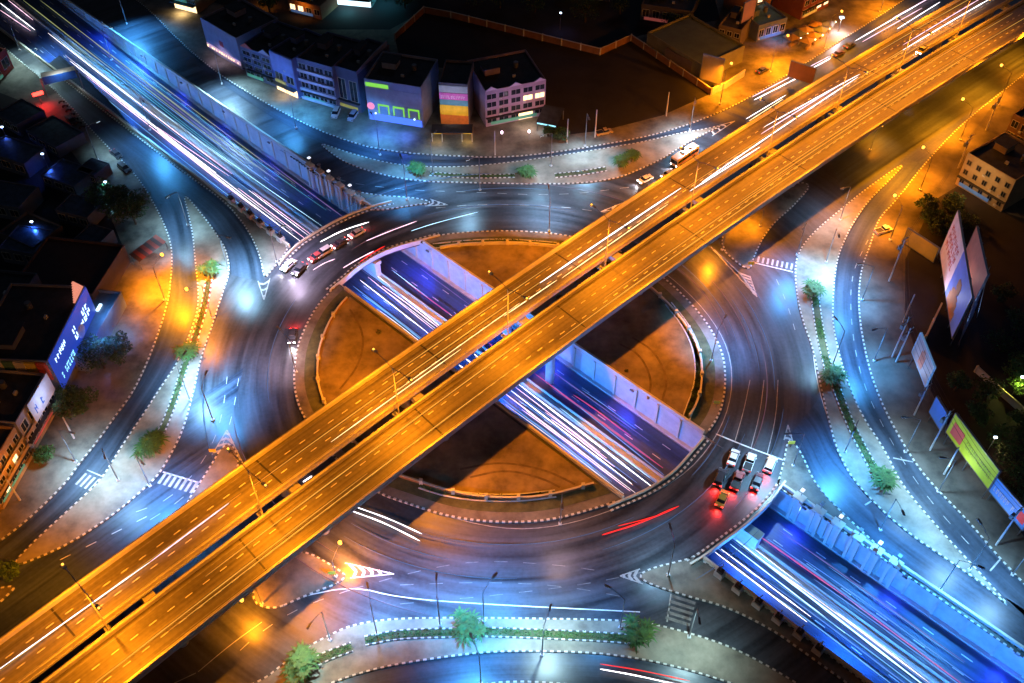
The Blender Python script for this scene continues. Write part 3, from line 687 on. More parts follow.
for (ca, cb, k, l) in ((CU1 - 2, CU2 + 2, 9, 'fine amber streak along the upper flyover carriageway'), (CL1 - 2, CL2 + 2, 12, 'fine amber streak along the lower flyover carriageway')):
    for i in range(k):
        x0 = random.uniform(-95, 130); x1 = x0 + random.uniform(30, 75); c_ = random.uniform(cb, ca)
        W_ = [Vector((*fc(x0 + (x1 - x0) * j / 16, c_).xy, ZF + .6)) for j in range(17)]; c = W_[8].copy(); c.z = 0
        o = MB().tube([p - c for p in W_], random.uniform(.05, .09), 5, taper=True).build('light_trail', eA2); o.location = c; tag(o, l, 'light trail', l + ' bundle')
eK1 = E_('trail_ring_blue', (.12, .4, 1), .22); eK2 = E_('trail_ring_mauve', (.6, .3, .5), .2)
for i in range(26):
    r_ = random.uniform(50, 68); a0 = random.uniform(0, 6.28); a1 = a0 + random.uniform(.25, .8)
    W_ = [Vector((RC[0] + r_ * math.cos(a0 + (a1 - a0) * j / 16), RC[1] + (r_ - 1.5) * math.sin(a0 + (a1 - a0) * j / 16), .6)) for j in range(17)]; c = W_[8].copy(); c.z = 0
    o = MB().tube([p - c for p in W_], .07, 5, taper=True).build('light_trail', eK1 if i % 3 else eK2); o.location = c; tag(o, 'faint curved streak on the roundabout lanes', 'light trail', 'faint curved streaks on the roundabout')

# ================================================================== STREET LAMPS
def lamp(base, pool, col, power, label, h=10.8, head='dark', zb=.16):
    b = G(*base, zb); p = G(*pool); d = Vector((p.x - b.x, p.y - b.y)); L_ = min(3.2, max(1.5, d.length)); a = math.atan2(d.y, d.x)
    hx, hy = b.x + math.cos(a) * L_, b.y + math.sin(a) * L_; cc = hy + .00052 * hx * hx - .979 * hx
    if CL2 - 5 < cc < CU1 + 3 or CL2 - 1 < b.y + .00052 * b.x ** 2 - .979 * b.x < CU1 + 1: h = 5.5
    t = thing('street_lamp', b, a, label, 'street lamp', 'street lamps')
    MB().tube([(0, 0, 0), (0, 0, h)], .13, 8, .07).build('pole', metal, t)
    MB().tube([(0, 0, h - .1), (L_ * .5, 0, h + .5), (L_, 0, h + .7)], .06).build('arm', metal, t)
    hd = MB().box(L_ - .3, L_ + .9, -.2, .2, h + .62, h + .82).build('lamp_head', metal, t)
    MB().box(L_ - .15, L_ + .8, -.17, .17, h + .58, h + .62).build('lens', sodl if col is SOD else ledl, hd)
    MB().box(-.3, .3, -.3, .3, 0, .35).build('plinth', conc3, t)
    if col is SOD: MB().tube([(L_ + .3, 0, h + .6), (L_ + .3, 0, h + .7), (L_ + .3, 0, h + 1.0), (L_ + .3, 0, h + 1.1)], .36, 10).build('glowing_bowl', sodl, t)
    light(t, (L_ + .3, 0, h + .35), (max(L_, min(d.length, 9)), 0, 0), col, power * (1450 if h > 8 else 800), .4, 126 if h > 8 else 168)
Lm = [
 ((127, 24), (135, 38), BLUE, 34, 'street lamp at the top left frontage road, its flat dark head over the lane'),
 ((112, 60), (125, 62), BLUE, 20, 'street lamp on the upper left divider strip'),
 ((222, 84), (228, 103), WHT, 35, 'street lamp before the first grey shophouse, lighting a white pool'),
 ((296, 128), (290, 122), BLUE, 29, 'street lamp on the pavement before the second row of shophouses'),
 ((380, 155), (370, 140), BLUE, 18, 'street lamp before the green banded shop'),
 ((407, 199), (402, 186), BLUE, 27, 'street lamp at the pointed tip left of the top palms'),
 ((433, 174), (440, 164), WHT, 8, 'street lamp beside the leftmost palm of the top island'),
 ((480, 190), (440, 209), WHT, 12, 'street lamp on the top ring lanes, left of the other'),
 ((549, 231), (545, 208), WHT, 29, 'street lamp on the island top edge, arm over the ring lanes'),
 ((585, 146), (588, 160), WHT, 16, 'street lamp by the upper road beside the vacant lot'),
 ((551, 166), (530, 176), WHT, 6, 'street lamp beside the palm and blue light of the top island'),
 ((690, 130), (690, 142), WHT, 24, 'street lamp at the pointed right end of the top island'),
 ((98, 160), (128, 152), WHT, 9, 'street lamp on the left pavement below the sign gantry'),
 ((150, 130), (166, 152), BLUE, 20, 'street lamp on the strip between slip road and sunken road'),
 ((188, 225), (180, 232), WHT, 14, 'street lamp near the upper tip of the left island'),
 ((228, 268), (240, 274), WHT, 38, 'street lamp on the left island beside the slip road mouth'),
 ((190, 400), (200, 385), WHT, 32, 'street lamp on the left island above its widest part'),
 ((213, 420), (222, 400), BLUE, 39, 'street lamp lighting the left ring lanes blue'),
 ((76, 462), (92, 468), WHT, 20, 'street lamp on the left pavement nearest the shophouses'),
 ((118, 480), (122, 490), WHT, 11, 'street lamp on the lower part of the left island'),
 ((150, 486), (165, 505), BLUE, 29, 'street lamp lighting the lower left crossing'),
 ((711, 361), (724, 342), BLUE, 29, 'street lamp on the right edge of the central island'),
 ((797, 255), (783, 285), BLUE, 25, 'street lamp at the right ring lanes by the crossing'),
 ((826, 262), (828, 278), WHT, 24, 'street lamp beside the topmost palm of the right island'),
 ((833, 364), (815, 345), WHT, 16, 'street lamp in the green strip of the right island'),
 ((862, 300), (848, 300), BLUE, 29, 'street lamp at the right slip road, upper'),
 ((840, 220), (832, 224), WHT, 9, 'street lamp at the upper end of the right island'),
 ((874, 361), (858, 366), BLUE, 29, 'street lamp right of the green strip across the slip road'),
 ((845, 452), (838, 470), BLUE, 34, 'street lamp on the right island above the lower palm'),
 ((905, 452), (888, 452), WHT, 12, 'street lamp at the right slip road, middle'),
 ((938, 492), (925, 492), WHT, 16, 'street lamp at the right slip road, below the green billboard'),
 ((969, 570), (955, 550), WHT, 13, 'street lamp near the lower tip of the right island'),
 ((1012, 575), (1003, 600), WHT, 10, 'street lamp at the far lower right pavement'),
 ((880, 530), (885, 545), BLUE, 29, 'street lamp on the exit road at lower right'),
 ((940, 590), (960, 600), BLUE, 27, 'street lamp beside the bottom right exit road'),
 ((484, 621), (505, 596), BLUE, 36, 'street lamp beside the palm in the middle of the bottom island'),
 ((542, 655), (548, 640), TEAL, 16, 'tall street lamp on the lower edge of the bottom island'),
 ((481, 684), (474, 668), BLUE, 29, 'street lamp at the bottom edge of the photo'),
 ((377, 634), (372, 600), BLUE, 39, 'street lamp on the left part of the bottom island'),
 ((440, 625), (440, 590), BLUE, 29, 'street lamp left of the middle palm on the bottom island'),
 ((620, 628), (590, 610), BLUE, 11, 'street lamp by the right palm of the bottom island'),
 ((689, 637), (690, 650), TEAL, 10, 'street lamp right of the right palm on the bottom island'),
 ((330, 640), (320, 655), TEAL, 10, 'street lamp beside the lower left palm on the bottom island'),
 ((165, 300), (176, 290), SOD, 70, 'sodium street lamp on the left pavement, glowing orange'),
 ((212, 318), (200, 325), SOD, 33, 'sodium street lamp on the upper part of the left island'),
 ((262, 604), (250, 616), SOD, 22, 'sodium street lamp under the flyover edge at lower left'),
 ((336, 576), (350, 550), SOD, 39, 'sodium street lamp on the triangle below the flyover'),
 ((760, 226), (742, 226), SOD, 18, 'sodium street lamp on the triangle right of the flyover'),
 ((722, 250), (700, 262), SOD, 24, 'sodium street lamp lighting the chevrons right of the flyover'),
 ((770, 72), (782, 70), SOD, 40, 'sodium street lamp in front of the walled warehouse'),
 ((720, 104), (728, 95), SOD, 35, 'sodium street lamp at the lot wall corner'),
 ((824, 48), (835, 45), SOD, 30, 'sodium street lamp beside the roadside market'),
 ((880, 12), (890, 15), SOD, 34, 'sodium street lamp near the top edge of the upper right road'),
 ((920, 190), (905, 180), SOD, 45, 'sodium street lamp on the right pavement at the road bend'),
 ((960, 140), (940, 130), SOD, 51, 'sodium street lamp on the right pavement beside the beige block'),
 ((998, 105), (975, 95), SOD, 51, 'sodium street lamp on the right pavement at the far right road'),
 ((890, 240), (875, 225), SOD, 33, 'sodium street lamp on the right pavement before the yellow board'),
 ((1035, 70), (1010, 60), SOD, 36, 'sodium street lamp at the right photo edge'),
 ((870, 150), (880, 140), SOD, 22, 'sodium street lamp in the strip right of the flyover'),
 ((277, 262), (300, 262), (.7, .55, .8), 20, 'added fill lamp at the left end of the upper roundabout bridge'),  # invented lamp, lifts the otherwise dark upper bridge deck
 ((793, 466), (760, 470), WHT, 18, 'added fill lamp at the kerb right of the waiting cars'),  # invented lamp, brightens the waiting cars and the lower bridge
 ((668, 575), (660, 550), WHT, 10, 'added fill lamp at the left end of the lower roundabout bridge'),  # invented lamp, dim fill over the lower bridge deck
 ((560, 524), (560, 545), (.8, .5, .45), 4, 'street lamp at the bottom edge of the central island'),
 ((296, 372), (275, 350), (.75, .5, .6), 15, 'street lamp at the left edge of the central island'),
 ((20, 50), (35, 60), TEAL, 16, 'street lamp at the far left before the gantry'),
]
for b, p, c, w, l in Lm: lamp(b, p, c, w, l)
# underpass wall luminaires
i = 0
rows = []
for s in range(-200, 150, 22):
    for n, sg in ((NSW + .5, 1), (NNE - .5, -1)):
        z = -.8 if uz(s) < -3 else uz(s) + 5
        q = us(s, n, z)
        side = 'left' if sg > 0 else 'right'
        t = thing('wall_luminaire', q, math.atan2(UD.y, UD.x), 'blue flood lamp on the sunken road %s wall, number %d from the upper left' % (side, i // 2 + 1), 'wall lamp', 'underpass flood lamps'); i += 1
        MB().box(-.5, .5, -.2, .2, -.15, .15).build('housing', metal, t)
        ln_ = MB().box(-.45, .45, -.17, .17, -.19, -.15).build('lens', ledl, t)
        MB().box(-.08, .08, -.3 if sg > 0 else .1, -.1 if sg > 0 else .3, -.05, .25).build('bracket', metal, t)
        far = s < -110
        light(t, (0, 0, -.25), (0, 17, -3) if sg > 0 else (0, -11, -4), (.025, .24, 1.0) if sg > 0 else (.02, .05, 1.0), (52000 if sg > 0 else 9000) if s > -60 else (16000 if sg > 0 else 6000), .3, 165)

# ================================================================== VEHICLES
paints = {}
def paintm(c):
    if c not in paints: paints[c] = M('car_paint', c, .3, .1, var=.03, coat=.6)
    return paints[c]
def car(p, heading, label, col=(.6, .6, .62), kind='sedan', lights='off', z=.02, braking=True):
    L_, Wd, Hh = dict(sedan=(4.4, 1.8, 1.45), suv=(4.5, 1.85, 1.75), pickup=(4.9, 1.85, 1.75))[kind]
    t = thing('car' if kind != 'pickup' else 'pickup_truck', Vector((p.x, p.y, p.z + z)), heading, label, 'pickup' if kind == 'pickup' else 'car', 'cars on the junction')
    pm_ = paintm(col); w = Wd / 2; l = L_ / 2; bel = .95 if kind == 'sedan' else 1.05
    prof = [(-l, .35), (-l, bel * .93), (-l + .1, bel), (l * .35, bel), (l - .35, bel * .82), (l, bel * .6), (l, .3)]
    def loft(prof, w0, w1, y_in):
        n = len(prof); v = [(x, -w0, zz) for x, zz in prof] + [(x, w0, zz) for x, zz in prof]
        f = [tuple(range(n))[::-1], tuple(range(n, 2 * n))] + [(i, (i + 1) % n, n + (i + 1) % n, n + i) for i in range(n)]
        return v, f
    v, f = loft(prof, w, w, 0); bd = MB().add(v, f).build('body', pm_, t)
    bv = bd.modifiers.new('bevel', 'BEVEL'); bv.width = .09; bv.segments = 2
    if kind == 'pickup': cx0, cx1 = -.35, 1.45
    elif kind == 'suv': cx0, cx1 = -l + .15, 1.2
    else: cx0, cx1 = -l + .75, 1.15
    def cab(x0, x1, x2, x3, z0, z1, w0, w1):
        return [(x0, -w0, z0), (x3, -w0, z0), (x3, w0, z0), (x0, w0, z0), (x1, -w1, z1), (x2, -w1, z1), (x2, w1, z1), (x1, w1, z1)], [(4, 5, 6, 7), (0, 1, 5, 4), (1, 2, 6, 5), (2, 3, 7, 6), (3, 0, 4, 7)]
    r0 = .55 if kind == 'sedan' else .2
    v, f = cab(cx0, cx0 + r0, cx1 - .65, cx1, bel - .02, Hh - .06, w - .08, w - .25); MB().add(v, f).build('window_glass', glass, t)
    rf = MB().add(*cab(cx0 + r0 - .06, cx0 + r0, cx1 - .66, cx1 - .6, Hh - .08, Hh, w - .22, w - .28)).build('roof', pm_, t)
    if kind == 'pickup':
        MB().box(-l + .08, -.45, -w + .12, w - .12, bel - .01, bel + .02).build('cargo_bed', black, t)
        mb = MB(); mb.box(-l + .02, -.4, -w, -w + .1, bel - .02, bel + .14); mb.box(-l + .02, -.4, w - .1, w, bel - .02, bel + .14); mb.build('bed_side', pm_, t)
    for sx in (-l * .6, l * .62):
        for sy in (-1, 1):
            wh = MB().tube([(sx, sy * (w - .2), .33), (sx, sy * (w + .02), .33)], .33, 14).build('wheel', tyre, t)
            MB().tube([(sx, sy * (w + .02), .33), (sx, sy * (w + .035), .33)], .2, 10).build('rim', metal, wh)
    for sy in (-1, 1):
        MB().box(l - .12, l + .03, sy * (w - .3) - .22, sy * (w - .3) + .22, .58, .8).build('headlight', headl if lights in ('on', 'head') else metal, t)
        MB().box(-l - .03, -l + .1, sy * (w - .25) - .2, sy * (w - .25) + .2, .68, .92).build('taillight', taill if lights in ('on', 'tail') else eR, t)
        MB().box(cx1 - .5, cx1 - .3, sy * (w + .02), sy * (w + .2), bel, bel + .15).build('mirror', pm_, t)
    if lights in ('on', 'tail'):
        light(t, (-l - .3, 0, .9), (-l - 4, 0, 0), (1, .02, .015), 2800 if braking else 300, .3, 160)
    if lights in ('on', 'head'):
        light(t, (l + .2, 0, .9), (l + 9, 0, 0), (1, .93, .95), 2200, .2, 110)
    return t
def cp(x, y, hx, hy, z=0): # car at pixel heading toward pixel
    a, b = G(x, y), G(hx, hy); return a, math.atan2(b.y - a.y, b.x - a.x)
def C(x, y, hx, hy, label, **k): p, h = cp(x, y, hx, hy); return car(p, h, label, **k)
# waiting at the stop line, lower right (heading up towards the line)
C(733, 459, 740, 440, 'white car first in line at the stop line, leftmost of the front three', col=(.75, .75, .75), lights='off')
C(749, 464, 756, 445, 'white pickup at the stop line, middle of the front three', col=(.75, .75, .75), kind='pickup', lights='off')
C(770, 466, 778, 448, 'silver car at the stop line by the kerb, right of the front three', col=(.5, .48, .48), kind='suv', lights='tail')
C(720, 479, 728, 458, 'dark car with glowing red tail lights, leftmost of the second row', col=(.05, .05, .06), kind='suv', lights='tail')
C(737, 482, 745, 462, 'dark red pickup with glowing tail lights in the middle of the second row', col=(.3, .12, .12), kind='pickup', lights='tail')
C(757, 483, 765, 463, 'dark car in the second row nearest the kerb', col=(.06, .06, .07), lights='tail')
C(722, 500, 731, 480, 'orange yellow taxi waiting alone in the last row', col=(.45, .3, .04), lights='tail')
# stopped on the upper ring bridge
C(289, 267, 280, 275, 'pale blue car nearest the left end of the upper bridge queue', col=(.45, .5, .6), lights='head')
C(300, 271, 290, 281, 'dark car in the upper bridge queue, in the inner lane', col=(.05, .05, .06), lights='on', braking=False)
C(317, 258, 306, 265, 'red car in the middle of the upper bridge queue', col=(.35, .06, .06), lights='on', braking=False)
C(324, 254, 314, 260, 'pink lit white van like car in the upper bridge queue, just behind the red one', col=(.6, .55, .55), kind='suv', lights='on', braking=False)
C(340, 245, 330, 251, 'dark car in the upper bridge queue with pinkish roof', col=(.08, .06, .07), lights='on', braking=False)
C(357, 235, 346, 241, 'white car last in the upper bridge queue', col=(.75, .73, .73), lights='on', braking=False)
C(293, 338, 290, 362, 'dark car with bright headlights alone on the left ring lanes', col=(.04, .04, .05), lights='on', braking=True)
# right of the top island
C(645, 181, 630, 188, 'white car with bright headlights under the flyover edge at the top', col=(.8, .8, .8), lights='head')
C(668, 176, 655, 184, 'grey car behind the white one beside the flyover', col=(.4, .4, .42), lights='head')
# parked
C(336, 115, 333, 122, 'white van like car parked before the shophouses, left of the pair', col=(.6, .6, .62), kind='suv')
C(353, 118, 348, 125, 'silver car parked before the shophouses, right of the pair', col=(.4, .45, .6), kind='suv')
C(117, 156, 124, 162, 'dark car parked on the left pavement, upper of the pair', col=(.03, .03, .04))
C(125, 170, 133, 176, 'dark car parked on the left pavement, lower of the pair', col=(.03, .03, .04), kind='suv')
C(72, 122, 78, 129, 'dark pickup parked on the left pavement below the gantry', col=(.04, .04, .05), kind='pickup')
C(604, 134, 612, 132, 'yellowish pickup parked on the verge of the vacant lot', col=(.4, .3, .1), kind='pickup')
C(883, 232, 889, 230, 'white pickup standing on the right pavement by the pole line', col=(.6, .6, .6), kind='pickup')
C(838, 55, 848, 50, 'dark car parked by the roadside market, left of the pair', col=(.08, .04, .03))
C(849, 47, 858, 42, 'dark car parked by the roadside market, right of the pair', col=(.05, .05, .05))
C(762, 72, 768, 69, 'dark car parked in front of the walled warehouse', col=(.05, .05, .06))
C(108, 332, 112, 326, 'orange pickup parked beside the blue roofed shop', col=(.35, .12, .06), kind='pickup')
C(860, 90, 866, 87, 'hidden', ) if 0 else None
# bus and truck
def bus(p, h, label, col, L_=9.5, lit=True):
    t = thing('bus', p, h, label, 'bus'); w = 1.25; l = L_ / 2
    b = MB().box(-l, l, -w, w, .45, 3.0).build('body', paintm(col), t); bv = b.modifiers.new('bevel', 'BEVEL'); bv.width = .15; bv.segments = 3
    MB().box(-l + .4, l - .3, -w - .01, w + .01, 1.5, 2.4).build('side_windows', glass, t); MB().box(l - .1, l + .02, -w + .15, w - .15, 1.3, 2.5).build('windscreen', glass, t)
    for x in (-l * .5, l * .2): MB().box(x - .6, x + .6, -.6, .6, 3.0, 3.25).build('roof_unit', metal, t)
    MB().box(-l + .3, l - .3, -w - .02, w + .02, 1.1, 1.3).build('stripe', eR if 0 else paintm((.5, .05, .03)), t)
    for sx in (-l * .6, l * .65):
        for sy in (-1, 1): MB().tube([(sx, sy * (w - .25), .48), (sx, sy * (w + .02), .48)], .48, 14).build('wheel', tyre, t)
    for sy in (-.9, .9):
        MB().box(l - .02, l + .04, sy - .2, sy + .2, .7, .95).build('headlight', headl, t); MB().box(-l - .04, -l + .02, sy - .15, sy + .15, .9, 1.2).build('taillight', taill, t)
    if lit: light(t, (l + .3, 0, 1), (l + 9, 0, 0), (1, .93, .95), 4000, .2, 110)
p, h = cp(684, 160, 668, 171); bus(Vector((p.x, p.y, 0)), h, 'white and orange bus with headlights on, beside the flyover at the top', (.75, .6, .45))
# pickup on flyover near the top right
p = G(922, 52, ZF); q = G(940, 40, ZF); car(Vector((p.x, p.y, ZF)), math.atan2(p.y - q.y, p.x - q.x), 'yellow lit pickup driving on the flyover near the top edge', (.5, .45, .1), 'pickup', 'head')

# ================================================================== PLANTS
def leaves(mb, c, rad, n, size, flat=.8):
    for _ in range(n):
        while 1:
            v = Vector((random.uniform(-1, 1), random.uniform(-1, 1), random.uniform(-1, 1)))
            if .25 < v.length < 1: break
        p = Vector(c) + Vector((v.x * rad, v.y * rad, v.z * rad * flat)); s = size * random.uniform(.6, 1.4)
        a = Vector((random.gauss(0, 1), random.gauss(0, 1), random.gauss(0, .5))).normalized(); b = a.orthogonal().normalized()
        b = (b + a.cross(b) * random.uniform(-1, 1)).normalized()
        mb.add([p - a * s, p + b * s * .45, p + a * s, p - b * s * .45], [(0, 1, 2, 3)])
def tree(x, y, r, h, label, mat=leafB, n=1600, grp=None, name='tree'):
    p = G(x, y, .16); t = thing(name, p, random.uniform(0, 6), label, 'tree', grp)
    mb = MB().tube([(0, 0, 0), (.15, .1, h * .35), (0, .2, h * .6)], .3, 8, .16)
    k = 9; cs = []
    for i in range(k):
        a = i * 2.4; rr = r * (.25 + .5 * random.random()); c = Vector((math.cos(a) * rr, math.sin(a) * rr, h * .62 + random.uniform(-.2, .3) * r)); cs.append(c)
        mb.tube([(0, .1, h * .4), c * .6 + Vector((0, 0, h * .2)), c], .12, 5, .03)
    mb.build('trunk', bark, t); mb = MB()
    for c in cs: leaves(mb, c, r * random.uniform(.34, .5), n // k, .32)
    mb.build('crown', mat, t)
tree(108, 212, 5.5, 8, 'lit green tree in the middle left dark yard, left of the two', leafA)
tree(136, 224, 7, 9, 'large dark tree at the edge of the left pavement', leafB, 2600)
tree(122, 208, 4, 7, 'small green tree just behind the large dark tree', leafB)
tree(104, 368, 5.5, 8, 'dark round tree before the blue lit facade, left of its neighbour', leafB)
tree(121, 362, 4.5, 7, 'dark round tree before the blue lit facade, nearer the road', leafB)
tree(80, 412, 4.5, 6.5, 'small dark tree by the white signboard shophouse', leafB)
tree(46, 462, 2.5, 4, 'small green tree beside the lower left shophouses', leafA, 700)
tree(1016, 384, 5, 7, 'yellow green lit tree at the right photo edge', leafA)
tree(1030, 400, 5, 6, 'tree at the right photo edge below the yellow lit one', leafA)
tree(560, 140, 2.6, 3.5, 'dark bushy tree beside the lit forecourt', leafB, 900)
tree(548, 136, 2, 3, 'small shrub tree right of the lit forecourt', leafB, 600)
tree(270, 12, 4, 6, 'golden lit tree behind the first shophouses', leafA)
tree(12, 575, 2.2, 3, 'low dark bush at the left edge beside the road tip', leafB, 500)
for i, (x, y, r) in enumerate([(940, 232, 4), (930, 222, 3.5), (950, 210, 4), (925, 210, 3), (962, 225, 4)]):
    tree(x, y, r, 3.5, 'scrubby dark bush below the beige block, %s' % ['behind the yellow board', 'left end of the yellow board', 'against the beige block', 'beside the pole line', 'above the tall portrait billboard'][i], leafB, 900, 'bushes below the beige block')
def palm(x, y, r, label, n=10):          # clump of young palms
    p = G(x, y, .16); t = thing('palm_clump', p, 0, label, 'palm', 'palm clumps on the islands'); st = MB(); fr = MB()
    for k in range(n // 2 + 2):
        a = k * 2.4 + random.uniform(-.6, .6); d = r * .75 * math.sqrt(k / (n / 2)) * random.uniform(.6, 1.2); c = Vector((math.cos(a) * d, math.sin(a) * d, 0)); hh = random.uniform(1.2, 2.2)
        st.tube([c, c + Vector((0, 0, hh))], .1, 6, .07)
        for j in range(13):
            b = j * .5 + k; L_ = random.uniform(1.4, 2.7); u = Vector((math.cos(b), math.sin(b), 0)); w = Vector((-u.y, u.x, 0)); prev = None
            pts = [c + Vector((0, 0, hh)) + u * L_ * s + Vector((0, 0, .6 * math.sin(s * 2.6) - .3 * s)) for s in (0, .3, .65, 1)]
            ws = (.06, .22, .2, .02)
            v = []
            for q, ww in zip(pts, ws): v += [q - w * ww, q + w * ww]
            fr.add(v, [(0, 1, 3, 2), (2, 3, 5, 4), (4, 5, 7, 6)])
    st.build('stem', bark, t); leaves(fr, (r * .2, -r * .1, .6), r * .8, 70, .25, .5); fr.build('fronds', leafA, t)
PALM = .82
for a in [(211, 273, 2.4, 'palm clump at the upper end of the left island'), (189, 356, 3, 'palm clump in the middle of the left island'), (150, 452, 3, 'palm clump at the lower wide part of the left island'), (157, 443, 2, 'thin palm clump just above the lowest one of the left island'),
          (812, 294, 2.8, 'bright green palm clump at the top of the right island'), (832, 379, 2.6, 'palm clump halfway down the right island'), (882, 483, 3, 'palm clump at the lower end of the right island strip'),
          (469, 630, 3.6, 'round palm clump in the middle of the bottom island'), (638, 637, 3.4, 'round palm clump at the right of the bottom island'), (300, 672, 3.4, 'green palm clump at the lower left of the bottom island'), (305, 662, 2.4, 'palm clump just behind the lower left one'),
          (418, 174, 2.4, 'palm clump at the left of the top island'), (527, 176, 2.6, 'palm clump in the middle of the top island'), (632, 160, 2.4, 'palm clump at the right of the top island'), (620, 166, 1.6, 'small palm clump left of the rightmost one on the top island')]: palm(a[0], a[1], a[2] * PALM, a[3], 12)
def hedge(P, label, w=1.5, kerb=kerbm, dens=9, mat=leafA):
    W_ = chaikin(px(P, .16), 2); c = W_[0].copy(); t = thing('hedge', c, 0, label, 'hedge', 'planted strips on the islands'); L_ = [p - c for p in W_]
    MB().sweep(L_, w, 0, .08).build('soil_bed', grass, t); 
    for e in (-1, 1): MB().sweep(L_, .25, 0, .22, off=e * (w / 2 + .1)).build('edging', kerb, t)
    mb = MB(); acc = 0
    for a, b in zip(L_, L_[1:]):
        n = max(1, int((b - a).length * dens))
        for _ in range(n):
            q = a.lerp(b, random.random()); u = (b - a).normalized(); v = Vector((-u.y, u.x, 0))
            if math.sin(q.x * .8) + math.sin(q.y * .55 + 1) < -.9: continue
            leaves(mb, q + v * random.uniform(-w * .4, w * .4) + Vector((0, 0, .3)), .35, 3, .22)
    mb.build('foliage', mat, t)
hedge([(365, 641), (400, 634), (460, 633)], 'green planted strip left of the middle palm on the bottom island')
hedge([(478, 632), (540, 634), (600, 637), (628, 639)], 'green planted strip right of the middle palm on the bottom island')
hedge([(310, 664), (330, 655), (352, 647)], 'short planted strip beside the lower left palm')
hedge([(815, 298), (820, 335), (829, 372)], 'lush planted strip between the two upper palms of the right island', 1.6, dens=14)
hedge([(835, 385), (850, 425), (866, 455), (878, 478)], 'planted strip leading to the lowest palm of the right island')
hedge([(209, 280), (205, 305), (199, 325), (192, 350)], 'planted strip with red edging on the left island', 1.3, kerbr, 7)
hedge([(186, 362), (178, 390), (170, 412), (160, 436)], 'planted strip leading to the lower palm of the left island', 1.2, dens=6)
hedge([(430, 174), (470, 177), (515, 176)], 'thin planted strip between the left and middle palms of the top island', 1.2, dens=5)
hedge([(555, 176), (585, 173), (606, 169)], 'dark planted strip right of the middle palm of the top island', 1.5, dens=5, mat=leafB)
for P, l in (([(428, 239), (470, 234), (512, 233), (560, 237)], 'green verge bushes along the top of the central island'), ([(680, 300), (700, 325), (712, 352), (714, 385), (700, 425)], 'green verge bushes along the right of the central island'), ([(412, 497), (450, 509), (510, 513), (560, 507)], 'dark verge bushes along the bottom of the central island')):
    Q = [p + (RCv - p).normalized() * 3.2 for p in px(P)]; pp = [proj(q) for q in Q]; hedge(pp, l, 1.4, conc3, 6, leafB)

